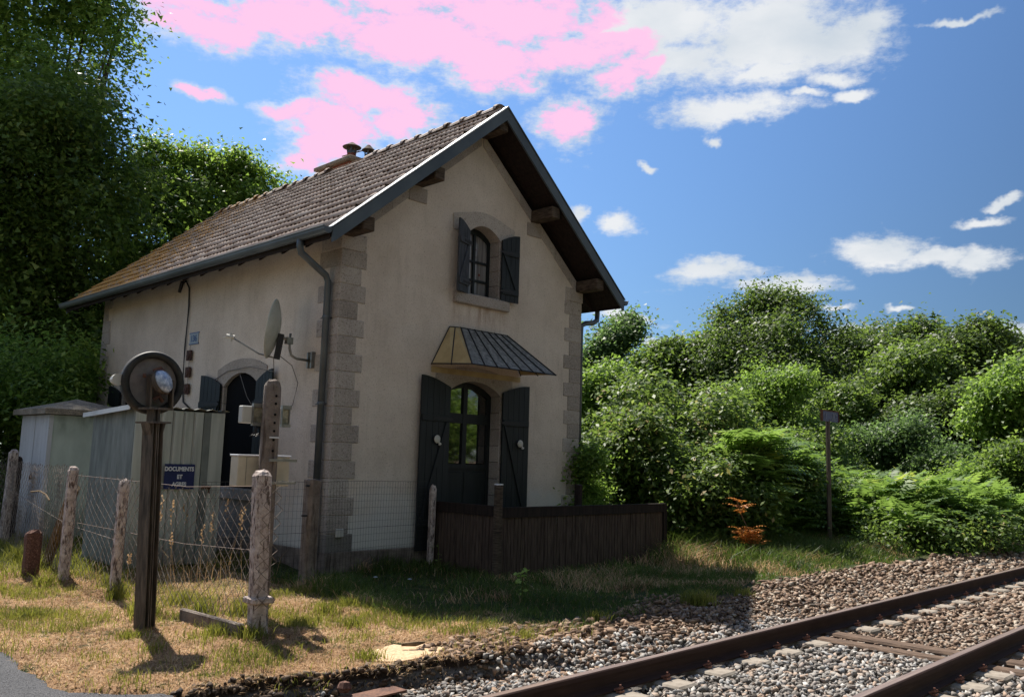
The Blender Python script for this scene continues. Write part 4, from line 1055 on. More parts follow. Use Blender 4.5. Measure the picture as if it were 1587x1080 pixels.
# ------------------------------------------------------------------ wire fences
wf = thing('wire_fence', 'old chain-link fence on flaking concrete posts along the verge in front of the sheds', 'fence', (-2.75, 0, 0))
def rough_post(name, x, y, z1, w, lean, mat, parent, pyr=.05, z0=-.25, seed=0):
    r = random.Random(seed); zz = [z0, 0, z1*.3, z1*.6, z1*.85, z1-pyr, z1-pyr*.3, z1]; vs = []
    for i, z in enumerate(zz):
        f = 1.0 if i < 6 else (.7 if i == 6 else .25)
        for k in range(8):
            a = 2*PI*k/8+PI/8; c, s_ = math.cos(a), math.sin(a); e = .6
            q = w/2*f*(1+r.gauss(0, .035))*1.06
            vs.append((x+lean[0]*z+math.copysign(abs(c)**e, c)*q, y+lean[1]*z+math.copysign(abs(s_)**e, s_)*q, z+(r.gauss(0, .007) if i > 4 else 0)))
    fs = [(i*8+k, i*8+(k+1) % 8, (i+1)*8+(k+1) % 8, (i+1)*8+k) for i in range(7) for k in range(8)] + [tuple(range(56, 64))]
    return MB().add(vs, fs).build(name, mat, parent)
POSTS = [(-2.40, 7.6, 1.35), (-2.20, 5.45, 1.42), (-2.85, .85, 1.27), (-2.78, -.41, 1.17), (-2.69, -3.10, 1.34)]
LEAN = [(-.02, 0), (.02, 0), (-.0, 0), (.005, -.0), (-.025, .02)]
for i, (x, y, z) in enumerate(POSTS):
    rough_post('post', x, y, z, (.10, .125, .105, .095, .135)[i], LEAN[i], 'concrete', wf, seed=i)
# bright collar low on the nearest post
MB().box((-2.695, -3.10, .30), (.19, .19, .05)).build('collar', 'concrete', wf, bevel=.01)
def chainlink(p0, p1, z0, z1, name, parent, mat='wire', cell=.062, r=.0023, sag=.02, seed=0):
    """woven diamonds as thin square wires"""
    rr = random.Random(seed); P0 = Vector(p0); P1 = Vector(p1); d = P1-P0; L = d.length; u = d/L; nn = u.cross(Vector((0, 0, 1)))
    V = []; F = []
    nu = int(L/cell); nv = int((z1-z0)/cell)
    def pt(i, j):
        s_ = i/nu*L; tt = i/nu
        zz = z0 + (z1-z0)*j/nv - sag*4*tt*(1-tt)*(j/nv) + .012*math.sin(i*.8+j*.5+seed)
        return P0+u*(s_+.010*math.sin(j*.9+i*.3)) + nn*(.03*math.sin(i*.23+seed)*math.sin(j*.31)) + Vector((0, 0, zz))
    def seg(a, b):
        t_ = (b-a).normalized(); n1 = t_.cross(nn).normalized(); k = len(V)
        for q in (a, b):
            V.extend([q+n1*r, q-n1*r*.6+nn*r, q-n1*r*.6-nn*r])
        F.extend([(k, k+1, k+4, k+3), (k+1, k+2, k+5, k+4), (k+2, k, k+3, k+5)])
    for i in range(nu):
        for j in range(nv):
            if (i+j) % 2 == 0: seg(pt(i, j), pt(i+1, j+1))
            else: seg(pt(i, j+1), pt(i+1, j))
    # twisted barbs along the top
    for i in range(0, nu, 2):
        a = pt(i, nv); seg(a, a+Vector((u.x*.02, u.y*.02, .035))); seg(a, a+Vector((-u.x*.02, -u.y*.02, .03)))
    return npmesh(name, np.array([tuple(v) for v in V]), np.array(F), mat, parent=parent, kind='stuff')
chainlink((-2.25, 5.4, 0), (-2.86, .9, 0), .05, 1.25, 'wire_mesh', wf, sag=.04, seed=1)
chainlink((-2.86, .85, 0), (-2.79, -.4, 0), .05, 1.20, 'wire_mesh', wf, sag=.06, seed=2)
chainlink((-2.79, -.41, 0), (-2.73, -3.05, 0), .05, 1.16, 'wire_mesh', wf, sag=.05, seed=3)
chainlink((-2.78, -3.20, 0), (-2.62, -3.22, 0), .25, 1.22, 'wire_mesh', wf, sag=0, cell=.05, r=.0028, seed=4)
chainlink((-2.42, 7.6, 0), (-2.22, 5.5, 0), .05, 1.25, 'wire_mesh', wf, sag=.05, seed=5)
for z, dz in ((1.17, .0), (.655, .0)):
    MB().tube([(-2.84, .85, z), (-2.78, -.41, z-.01), (-2.75, -1.8, z-.02), (-2.75, -3.12, z+.04)], .0024, 4).build('strand', 'barewire', wf)
MB().tube([(-2.25, 5.45, .85), (-2.5, 3.2, .70), (-2.86, .85, .62), (-2.8, -.41, .55)], .003, 4).build('strand', 'wire', wf)
mb = MB(); mb.tube([(-2.74, 2.6, .90), (-2.76, 2.2, .93), (-2.78, 1.9, .90), (-2.80, 1.7, .84)], .010, 5); o = mb.build('dead_branch', 'propwood'); tag(o, 'thin bleached twig caught on the chain-link mesh above the red stump', 'twig')
MB().tube([(-2.62, 2.2, -.02), (-2.75, 1.05, 1.02)], [.07, .06], 6).build('brace', 'propwood', wf, label='leaning timber brace')
bf = rough_post('bollard', -3.09, 1.20, .54, .155, (0, 0), 'redbrown', None, pyr=.03, seed=9); tag(bf, 'short red-brown concrete stump with a worn flat top on the verge', 'bollard')
dkp = rough_post('timber_post', -1.95, 6.0, 1.30, .10, (.01, 0), 'darkwood', None, seed=12); tag(dkp, 'dark upright timber post just behind the tallest left concrete post', 'post')

gf = thing('mesh_fence', 'low welded-mesh fence with green-black wires across the front of the house', 'fence', (-.78, -.82, 0))
rough_post('post', -.775, -.82, 1.19, .17, (.0, 0), 'concrete_dark', gf, pyr=.01, seed=20)
rough_post('post', 1.62, -.17, 1.10, .085, (.005, 0), 'concrete', gf, pyr=.05, seed=21)
def weld(p0, p1, z0, z1, name, parent, cu=.056, cv=.082, r=.0014):
    P0 = Vector(p0); P1 = Vector(p1); u = (P1-P0); L = u.length; u /= L; nn = u.cross(Vector((0, 0, 1))); V = []; F = []
    def seg(a, b, r):
        t_ = (b-a).normalized(); n1 = t_.cross(nn).normalized(); k = len(V)
        for q in (a, b): V.extend([q+n1*r, q-n1*r*.6+nn*r, q-n1*r*.6-nn*r])
        F.extend([(k, k+1, k+4, k+3), (k+1, k+2, k+5, k+4), (k+2, k, k+3, k+5)])
    n = int(L/cu); mv = int((z1-z0)/cv)
    w = lambda s_, z: nn*(.012*math.sin(s_*3+z*2))+Vector((0, 0, .008*math.sin(s_*2.1)))
    for i in range(n+1):
        s_ = i*cu; pr = None
        for j in range(5):
            z = z0+(z1-z0)*j/4; q = P0+u*s_+Vector((0, 0, z))+w(s_, z)
            if pr is not None: seg(pr, q, r)
            pr = q
    for j in range(mv+1):
        z = z0+(z1-z0)*j/mv; pr = None; rr = r*(1.8 if j in (mv, mv//2) else 1)
        for i in range(0, n+1, 4):
            q = P0+u*(i*cu)+Vector((0, 0, z))+w(i*cu, z)
            if pr is not None: seg(pr, q, rr)
            pr = q
    return npmesh(name, np.array([tuple(v) for v in V]), np.array(F), 'cable', parent=parent, kind='stuff')
weld((-.70, -.82, 0), (1.58, -.18, 0), .08, 1.16, 'wire_mesh', gf)
weld((-2.2, -.95, 0), (-.86, -.83, 0), .08, 1.16, 'wire_mesh', gf)
mb = MB(); mb.tube([(-.90, -.87, 1.12), (-.84, -.87, 1.12)], .012, 6); mb.tube([(-.93, -.87, .78), (-.86, -.87, .78)], .012, 6); mb.build('tensioner', 'cable', gf)

# stained picket fence: two rows meeting at the tall post
pf = thing('picket_fence', 'dark stained close-board fence with a top rail, standing in the shade before the door', 'fence', (1.8, -1.34, 0))
def run(p0, p1, n, zt0, zt1):
    P0 = Vector(p0); P1 = Vector(p1); u = (P1-P0).normalized(); nn = Vector((u.y, -u.x, 0))
    R = Matrix((u, nn, Vector((0, 0, 1)))).transposed(); L = (P1-P0).length; w = L/n
    for i in range(n):
        tt = (i+.5)/n; c = P0.lerp(P1, tt); zt = zt0+(zt1-zt0)*tt-.05; zb = -.08+RND.uniform(-.02, .03)
        Rj = R @ Matrix.Rotation(RND.gauss(0, .012), 3, 'Y')
        MB().box((c.x+nn.x*RND.uniform(-.004, .004), c.y+nn.y*RND.uniform(-.004, .004), (zt+zb)/2), (w*.88, .016, zt-zb), Rj).build('picket', 'greywood', pf)
    c = P0.lerp(P1, .5); zt = (zt0+zt1)/2
    MB().box((c.x+nn.x*.02, c.y+nn.y*.02, zt-.065), (L, .022, .12), R).build('top_rail', 'darkwood', pf)
    MB().box((c.x, c.y, zt+.004), (L, .07, .016), R).build('cap_rail', 'darkwood', pf)
    MB().box((c.x-nn.x*.03, c.y-nn.y*.03, .2), (L, .035, .07), R).build('bottom_rail', 'darkwood', pf)
run((1.75, -1.34, 0), (5.64, -1.34, 0), 58, .85, .83); run((1.74, -.06, 0), (1.75, -1.34, 0), 20, .86, .86)
rough_post('post', 1.73, -1.38, 1.15, .10, (0, 0), 'oldwood', pf, pyr=.01, seed=30)
MB().box((1.73, -1.38, 1.158), (.085, .085, .018)).build('post_cap', 'white_metal', pf)
MB().box((5.62, -1.33, .40), (.09, .09, .86)).build('post', 'darkwood', pf)
for k, (x, y, z, w) in enumerate(((3.95, -.9, 1.14, .10),)):
    o = rough_post('timber_post', x, y, z, w, (0, 0), 'darkwood', None, pyr=.005, seed=31); tag(o, 'short dark timber post standing behind the picket fence near the house corner', 'post')
# small board lean-to overgrown behind the picket fence
t = thing('lean_to', 'little dark board lean-to half buried in brambles right of the house corner', 'shed', (6.3, 2.2, 0))
for k in range(9): MB().bb(5.95+k*.125, 5.95+k*.125+.118, 1.6, 1.62, 0, 1.62).build('board', 'darkwood', t)
mb = MB(); mb.prism([(5.85, 1.45, 1.60), (7.15, 1.45, 1.60), (7.15, 2.9, 2.05), (5.85, 2.9, 2.05)], (0, 0, 0), (0, 0, .04)); mb.build('roof', 'roof_concrete', t)
MB().bb(5.95, 5.97, 1.62, 2.8, 0, 1.7).build('side_wall', 'darkwood', t)

# sign on a thin post by the bracken
t = thing('track_sign', 'small blue-black plate on a thin rusty post before the bracken', 'sign', (9.45, -2.42, 0))
MB().tube([(9.45, -2.42, -.2), (9.45, -2.42, 2.42)], .045, 8).build('post', 'pole_steel', t)
MB().box((9.50, -2.44, 2.48), (.80*.85, .03, .19)).build('plate', 'blue_sign', t)
mb = MB(); mb.box((9.50, -2.44, 2.585), (.72, .05, .02)); mb.box((9.15, -2.44, 2.48), (.02, .05, .2)); mb.box((9.85, -2.44, 2.48), (.02, .05, .2)); mb.build('border', 'rust', t)
mb = MB()
for a, b in ((-.26, .02), (-.20, .025), (.10, .02), (.14, .035), (.22, .02), (.26, .02)): mb.box((9.50+a, -2.458, 2.485), (b, .004, .11))
mb.box((9.62, -2.458, 2.43), (.16, .004, .012)); mb.build('worn_mark', 'sign_dim', t)
# low concrete kerb, sandy slab, rusty plate
o = MB().box((-2.87, -2.66, .055), (.05, .95, .15), Matrix.Rotation(.06, 3, 'Z')).build('concrete_kerb', 'concrete_dark', bevel=.01); tag(o, 'low weathered concrete kerb at the foot of the nearest fence post', 'kerb')
vs = []; 
for k in range(18):
    a = 2*PI*k/18; r = 1+RND.gauss(0, .06); vs.append((-1.98+math.cos(a)*.42*r+math.sin(a)*.1, -4.16+math.sin(a)*.25*r+.06*math.cos(a), float(gz(-1.98, -4.16))+.012))
o = MB().prism(vs, (0, 0, -.04), (0, 0, 0)).build('sandy_slab', 'sand'); tag(o, 'pale sandy slab flush with the dry grass near the ballast', 'slab')
o = MB().tube([(-2.02, -4.12, .03), (-1.93, -4.18, .035), (-1.82, -4.16, .03)], [.012, .02, .008], 6).build('wood_chip', 'propwood'); tag(o, 'small brown wood chip lying on the sandy slab', 'wood chip')
o = MB().box((-2.73, -4.70, -.11), (.50, .16, .012), Matrix.Rotation(.04, 3, 'Z')).build('steel_plate', 'rust'); tag(o, 'flat rusty steel plate lying in the ballast at the bottom edge', 'plate')
r_ = MB(); r_.lathe([(0, .045), (.035, .035), (.05, 0), (.03, -.03), (0, -.035)], (-2.88, -4.60, -.06), (.1, .1, 1), 8); o = r_.build('stone', 'redbrown'); tag(o, 'round brown stone lying against the cut earth edge', 'stone')

# ------------------------------------------------------------------ track
tk = thing('railway_track', 'single railway track of two rusty rails on concrete block sleepers in ballast', 'railway track', (0, -6.44, -.1))
RT = .046; RH = .150
prof = [(-.07, 0), (.07, 0), (.07, .012), (.022, .028), (.009, .042), (.009, RH-.045), (.036, RH-.035), (.036, RH-.006), (.030, RH), (-.030, RH), (-.036, RH-.006), (-.036, RH-.035), (-.009, RH-.045), (-.009, .042), (-.022, .028), (-.07, .012)]
RY = (-5.655, -7.162)
for yy in RY:
    mb = MB(); o = Vector((0, yy, RT-RH)); pts = [o+Vector((0, a, b)) for a, b in prof]
    mb.prism(pts, (-60, 0, 0), (70, 0, 0)); rl = mb.build('rail', 'rail', tk)
    MB().prism([o+Vector((0, -.026, RH+.0005)), o+Vector((0, .026, RH+.0005)), o+Vector((0, .026, RH+.002)), o+Vector((0, -.026, RH+.002))], (-60, 0, 0), (70, 0, 0)).build('running_surface', 'rail_top', rl)
blk = MB().box((0, 0, 0), (.26, .66, .2), taper=.9).build('sleeper', 'sleeper', None, bevel=.015); bme = blk.data; bpy.data.objects.remove(blk)
clp = MB(); clp.box((0, 0, .0), (.055, .035, .014)); clp.tube([(0, 0, 0), (0, 0, .045)], .008, 6); clp.tube([(-.03, .03, .01), (.0, -.02, .03), (.03, .03, .012)], .009, 5)
co_ = clp.build('rail_clip', 'clip', None, bevel=0); cme = co_.data; bpy.data.objects.remove(co_)
ztop = RT-RH-.004
for k in range(-4, 42):
    x = .35+.575*k
    if 1.55 < x < 2.35: continue
    for yy in RY:
        if x < -3.6: continue
        inst(bme, 'sleeper', Matrix.Translation((x, yy+6.44, ztop-.1+.1)) @ Matrix.Rotation(RND.gauss(0, .02), 4, 'Z'), tk)
        for s_ in (-1,):
            if x < 14: inst(cme, 'rail_clip', Matrix.Translation((x, yy+6.44+s_*.105, ztop+.1+.012)) @ Matrix.Rotation(0 if s_ < 0 else PI, 4, 'Z'), tk)
for x, w in ((1.72, .17), (2.08, .20)):
    MB().box((x, -6.41, ztop-.075+.005), (w, 2.4, .16), Matrix.Rotation(RND.gauss(0, .01), 3, 'Z')).build('timber_sleeper', 'timber', tk, bevel=.02)

# ------------------------------------------------------------------ ballast
fwv = np.array(fw); rv = np.array(r2); uv = np.array(u2); cv_ = np.array(CAM)
def inview(P, mx=.62, my=.44):
    d = P-cv_; z = d@fwv; return (z > .5) & (np.abs(d@rv)/z < mx*36/30.19) & ((d@uv)/z > -my*36/30.19)
def scatter(x0, x1, y0, y1, s0, dref, seed, smin=1.0):
    """jittered points whose spacing grows with distance"""
    r = np.random.RandomState(seed); out = []
    s = s0; bands = [(0, dref), (dref, dref*1.4), (dref*1.4, dref*2), (dref*2, dref*3.0), (dref*3.0, dref*5)]
    for bi, (d0, d1) in enumerate(bands):
        sp_ = s0*(1 if bi == 0 else (d0+d1)/2/dref*smin)
        gx, gy = np.meshgrid(np.arange(x0, x1, sp_), np.arange(y0, y1, sp_)); gx = gx.ravel()+r.uniform(-.5, .5, gx.size)*sp_; gy = gy.ravel()+r.uniform(-.5, .5, gy.size)*sp_
        d = np.hypot(gx-CAM.x, gy-CAM.y); P = np.stack([gx, gy, np.zeros_like(gx)], 1); k = (d >= d0) & (d < d1) & inview(P)
        out.append(np.stack([gx[k], gy[k], np.full(k.sum(), sp_)], 1))
    return np.concatenate(out)
def stones(name, P, R, mat, seed, flat=.7, label=None):
    r = np.random.RandomState(seed); n = len(P); which = r.randint(0, 12, n); VV, FF, AA, base = [], [], [], 0
    for k in range(12):
        bm = bmesh.new(); pts = r.normal(0, 1, (9, 3)); pts /= np.abs(pts).max(axis=1)[:, None]**.6*np.linalg.norm(pts, axis=1)[:, None]**.4
        for q in pts*np.array([1.2, .92, flat]): bm.verts.new(q)
        h = bmesh.ops.convex_hull(bm, input=bm.verts)
        for v in [v for v in bm.verts if not v.link_faces]: bm.verts.remove(v)
        bmesh.ops.triangulate(bm, faces=bm.faces); bm.verts.index_update()
        pv = np.array([v.co for v in bm.verts]); pf = np.array([[v.index for v in f.verts] for f in bm.faces]); bm.free()
        s = which == k; m_ = s.sum()
        if not m_: continue
        a = r.uniform(0, 2*PI, m_); t1 = r.normal(0, .9, m_); ca, sa, ct, st = np.cos(a), np.sin(a), np.cos(t1), np.sin(t1)
        Rz = np.zeros((m_, 3, 3)); Rz[:, 0, 0] = ca; Rz[:, 0, 1] = -sa; Rz[:, 1, 0] = sa; Rz[:, 1, 1] = ca; Rz[:, 2, 2] = 1
        Rx = np.zeros((m_, 3, 3)); Rx[:, 0, 0] = 1; Rx[:, 1, 1] = ct; Rx[:, 1, 2] = -st; Rx[:, 2, 1] = st; Rx[:, 2, 2] = ct
        V = np.einsum('nij,nkj->nki', Rz@Rx, pv[None]*R[s][:, None, None]*r.uniform(.85, 1.15, (m_, 1, 3))) + P[s][:, None, :]
        VV.append(V.reshape(-1, 3)); FF.append((pf[None]+len(pv)*np.arange(m_)[:, None, None]).reshape(-1, 3)+base); AA.append(np.repeat(r.rand(m_), len(pv))); base += len(pv)*m_
    V = np.concatenate(VV); F = np.concatenate(FF); at = np.concatenate(AA)
    o = npmesh(name, V.reshape(-1, 3), F.reshape(-1, 3), mat, at, kind='stuff'); 
    if label: o['label'] = label
    return o
S = scatter(-3.12, 30, -10.5, -3.6, .040, 7.5, 3)
x, y, s = S.T
wob = (vn(x, y, 1.3)-.5)*.5
dd = yb(x)+wob*.5 - y
ok = (dd > .06)
brown = ((x > 2.05+wob) & (y < -5.6)) | ((y > -5.6) & (dd < .55+wob) & (x > .6+wob*2)) | ((y > -5.6) & (x > 2.4+wob*2))
inrail = (np.abs(y-RY[0]) < .085) | (np.abs(y-RY[1]) < .085)
blkc = np.abs(((x-.35)/.575+.5) % 1-.5)*.575 < .125
onblk = blkc & ((np.abs(y-RY[0]) < .33) | (np.abs(y-RY[1]) < .33)) & ~((x > 1.5) & (x < 2.4))
ontim = ((np.abs(x-1.72) < .09) | (np.abs(x-2.08) < .105)) & (np.abs(y+6.41) < 1.1)
keep = ok & ~inrail & (~onblk | (NR.rand(len(x)) < .35)) & ~ontim
x, y, s, brown = x[keep], y[keep], s[keep], brown[keep]
r = s*NR.uniform(.42, .78, len(x))
zb_ = gz(x, y); inside = (y < -5.35)
z = np.where(inside, np.maximum(zb_, ztop-.045) + .0, zb_) + NR.uniform(0, .022, len(x)) + r*.15
z = np.where(inside, np.minimum(z, ztop-r*.15+NR.uniform(-.015, .006, len(x))), z)
P = np.stack([x, y, z], 1)
stones('ballast', P[~brown], r[~brown], 'ballast_grey', 5, label='grey angular ballast around the near part of the track')
stones('ballast', P[brown], r[brown]*.8, 'ballast_brown', 6, label='brown weathered ballast further along the track')
# clods of earth between the grass and the ballast
S = scatter(-1.9, 9, -5.2, -3.4, .05, 7.5, 8); x, y, s = S.T; wob = (vn(x, y, 1.7)-.5)*.7
dd = yb(x)+wob*.6-y; k = (dd > -.65+.55*sstep(x, 1.5, 3)) & (dd < .55) & (NR.rand(len(x)) < .85); x, y, s = x[k], y[k], s[k]
r = s*NR.uniform(.25, .75, len(x))*(1-.35*sstep(x, .8, 2.5)); stones('earth_clods', np.stack([x, y, gz(x, y)+r*.3], 1), r, 'earth', 9, .6, 'brown earth clods between grass and ballast')
S = scatter(-4.1, -1.6, -5.0, -3.6, .035, 9, 12); x, y, s = S.T; dd = yb(x)+(vn(x, y, 2.3)-.5)*.22+(vn(x, y, 7)-.5)*.14-y
k = (dd > -.03) & (dd < .26) & (NR.rand(len(x)) < .9); x, y, s = x[k], y[k], s[k]
r = s*NR.uniform(.3, .9, len(x)); stones('soil_crumbs', np.stack([x, y, gz(x, y)+r*.2], 1), r, 'soil', 13, .7, 'dark crumbling soil along the cut edge of the verge')
# ------------------------------------------------------------------ grass
def blades(name, x, y, h, w, lean, mat, seed, az=None, label=None, zoff=0.0):
    r = np.random.RandomState(seed); n = len(x); z = gz(x, y)-.01+zoff
    a = r.uniform(0, 2*PI, n) if az is None else az; la = r.uniform(0, 2*PI, n); ln = h*lean*r.uniform(.3, 1.6, n)
    ux, uy = np.cos(a)*w/2, np.sin(a)*w/2; lx, ly = np.cos(la)*ln, np.sin(la)*ln
    hh = h*np.sqrt(np.clip(1-np.minimum(lean*1.0, .95)**2*.5, .2, 1))
    V = np.zeros((n, 5, 3))
    V[:, 0] = np.stack([x-ux, y-uy, z], 1); V[:, 1] = np.stack([x+ux, y+uy, z], 1)
    V[:, 2] = np.stack([x-ux*.75+lx*.35, y-uy*.75+ly*.35, z+hh*.6], 1); V[:, 3] = np.stack([x+ux*.75+lx*.35, y+uy*.75+ly*.35, z+hh*.6], 1)
    V[:, 4] = np.stack([x+lx, y+ly, z+hh*(1-.25*lean)], 1)
    F = np.array([[0, 1, 3], [0, 3, 2], [2, 3, 4]])[None]+5*np.arange(n)[:, None, None]
    at = np.repeat(np.clip(r.normal(.5, .22, n)+(vn(x, y, 2.2)-.5)*.7+(vn(x, y, 8)-.5)*.4, 0, 1), 5)
    o = npmesh(name, V.reshape(-1, 3), F.reshape(-1, 3), mat, at, kind='stuff')
    if label: o['label'] = label
    return o
def field(n, x0, x1, y0, y1, seed):
    r = np.random.RandomState(seed); x = r.uniform(x0, x1, n); y = r.uniform(y0, y1, n); k = inview(np.stack([x, y, np.zeros(n)], 1)); return x[k], y[k], r
def roadx(y): return np.interp(y, [-4.15, -4.02, -3.86, -3.62, -3.0, -2.2, 0, 60], [-3.95, -4.17, -4.28, -4.40, -4.39, -4.36, -4.4, -4.4])
# dry verge
x, y, r = field(120000, -4.45, -.2, -4.75, 1.6, 21)
gn = vn(x, y, 1.6)*.6+vn(x, y, 4.5)*.4; d = yb(x)-y
k = (x > roadx(y)+.02) & (d < .02+.06*(r.rand(len(x))-.5)) & ~((x > -.9) & (y > -3.2)) & ~((((x+1.98)/.42)**2+((y+4.16)/.25)**2 < .9) & (r.rand(len(x)) > .03))
x, y, gn = x[k], y[k], gn[k]; pat = np.zeros(len(x))
for cx_, cy_, ra, rb in ((-3.35, .1, .55, .9), (-3.75, -.9, .5, .5), (-2.0, -3.0, .55, .45), (-1.45, -3.2, .6, .5), (-1.0, -2.8, .4, .5), (-2.75, -1.9, .35, .5), (-2.2, -2.2, .4, .35), (-2.1, -3.65, .35, .2), (-3.1, -2.9, .15, .15), (-1.2, -3.9, .3, .2)):
    pat = np.maximum(pat, 1-((x-cx_)/ra)**2-((y-cy_)/rb)**2)
green = NR.rand(len(x)) < .04 + .55*sstep(pat+(gn-.5)*2.2, .05, .75)
n = len(x); dist = np.hypot(x-CAM.x, y-CAM.y)
lowr = 1-.35*sstep(dist, 7, 10)
blades('dry_grass', x[~green], y[~green], NR.uniform(.018, .065, (~green).sum()), .0055+NR.uniform(0, .003, (~green).sum()), 1.1, 'grass_straw', 22, label='matted straw-coloured grass on the verge')
blades('green_grass', x[green], y[green], NR.uniform(.03, .11, green.sum()), .006, .5, 'grass_green', 23, label='patches of short green grass on the verge')
# tufts
TX = [(-2.98, -1.55, .22), (-2.80, -.55, .25), (-3.02, -1.75, .2), (-2.55, -1.9, .25), (-2.45, -1.2, .2), (-2.95, -2.9, .14), (-2.80, -3.2, .16), (-2.2, -2.95, .14), (-1.9, -3.3, .12), (-2.9, 1.8, .3), (-3.5, -2.6, .1), (-2.4, -4.2, .12), (-1.7, -2.6, .16), (-1.3, -2.4, .14), (-3.1, .6, .2), (-2.3, -2.2, .25), (1.75, -4.35, .22), (1.85, -4.45, .22), (.3, -4.2, .14), (-.9, -4.4, .12), (-2.6, .1, .2), (-2.7, 3.0, .3), (2.9, -4.3, .15), (-3.8, -1.2, .12), (-3.6, .5, .14)]
xs_, ys_, hs_ = [], [], []
for tx, ty, th in TX:
    m_ = 170; xs_.append(NR.normal(tx, .06, m_)); ys_.append(NR.normal(ty, .06, m_)); hs_.append(NR.uniform(.4, 1.1, m_)*th)
blades('grass_tufts', np.concatenate(xs_), np.concatenate(ys_), np.concatenate(hs_), .008, .45, 'grass_green', 24, label='taller green tufts beside the posts')
# shaded lawn in front of the house and toward the bracken
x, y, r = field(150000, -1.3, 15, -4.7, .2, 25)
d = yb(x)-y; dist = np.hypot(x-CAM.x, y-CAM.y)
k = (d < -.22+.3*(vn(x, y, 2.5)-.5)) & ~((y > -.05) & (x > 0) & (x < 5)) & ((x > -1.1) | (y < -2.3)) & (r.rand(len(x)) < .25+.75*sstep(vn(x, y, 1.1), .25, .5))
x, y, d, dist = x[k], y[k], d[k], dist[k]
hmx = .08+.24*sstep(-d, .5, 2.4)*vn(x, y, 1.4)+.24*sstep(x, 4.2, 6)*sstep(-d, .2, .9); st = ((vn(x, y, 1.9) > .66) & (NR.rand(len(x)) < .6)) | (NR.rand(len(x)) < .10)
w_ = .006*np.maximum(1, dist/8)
blades('green_grass', x[~st], y[~st], (hmx*NR.uniform(.4, 1.3, len(x)))[~st], w_[~st], .55, 'grass_lawn_shaded', 26, label='green lawn in the shade of the house')
blades('dry_grass', x[st], y[st], (hmx*NR.uniform(.4, 1.2, len(x)))[st], w_[st], .8, 'grass_straw', 27, label='dry stalks scattered in the shaded lawn')
x, y, r = field(26000, -3.9, 1.0, 1.0, 14, 28); k = (x > roadx(y)+.05) & ~((x > hx0) & (x < hx1) & (y > hy0) & (y < hy1)) & ~((x > SX0) & (x < SX1) & (y > SY0) & (y < SY1)) & (x < .0)
x, y = x[k], y[k]; dist = np.hypot(x-CAM.x, y-CAM.y)
blades('green_grass', x, y, NR.uniform(.05, .2, len(x)), .006*dist/7, .55, 'grass_green', 29, label='rough grass around the sheds')
# tall seeding stalks before the shed
xs_ = NR.normal(-1.75, .35, 130); ys_ = NR.normal(.2, .5, 130)
blades('tall_stalks', xs_, ys_, NR.uniform(.1, .5, 130), .005, .35, 'grass_straw', 30, label='tall dry seeding stalks in front of the metal shed')
V = []; F = []; at = []
for k in range(12):                                            # seed heads
    bx, by = NR.normal(-1.8, .4), NR.normal(.1, .5); h = NR.uniform(.35, .95); lx, ly = NR.normal(0, .12, 2)
    for q in range(16):
        zz = h*(.72+.28*q/15); px_, py_ = bx+lx*zz, by+ly*zz; a = NR.uniform(0, 2*PI); l = .028
        b0 = len(V); V += [(px_, py_, zz), (px_+math.cos(a)*l, py_+math.sin(a)*l, zz+.02), (px_+math.cos(a)*l*.4, py_+math.sin(a)*l*.4, zz+.035)]; F.append((b0, b0+1, b0+2)); at += [NR.rand()]*3
    b0 = len(V); V += [(bx-.002, by, 0), (bx+.002, by, 0), (bx+lx*h, by+ly*h, h)]; F.append((b0, b0+1, b0+2)); at += [.4]*3
npmesh('seed_heads', V, F, 'grass_straw', at, kind='stuff')['label'] = 'feathery dry seed heads near the shed'

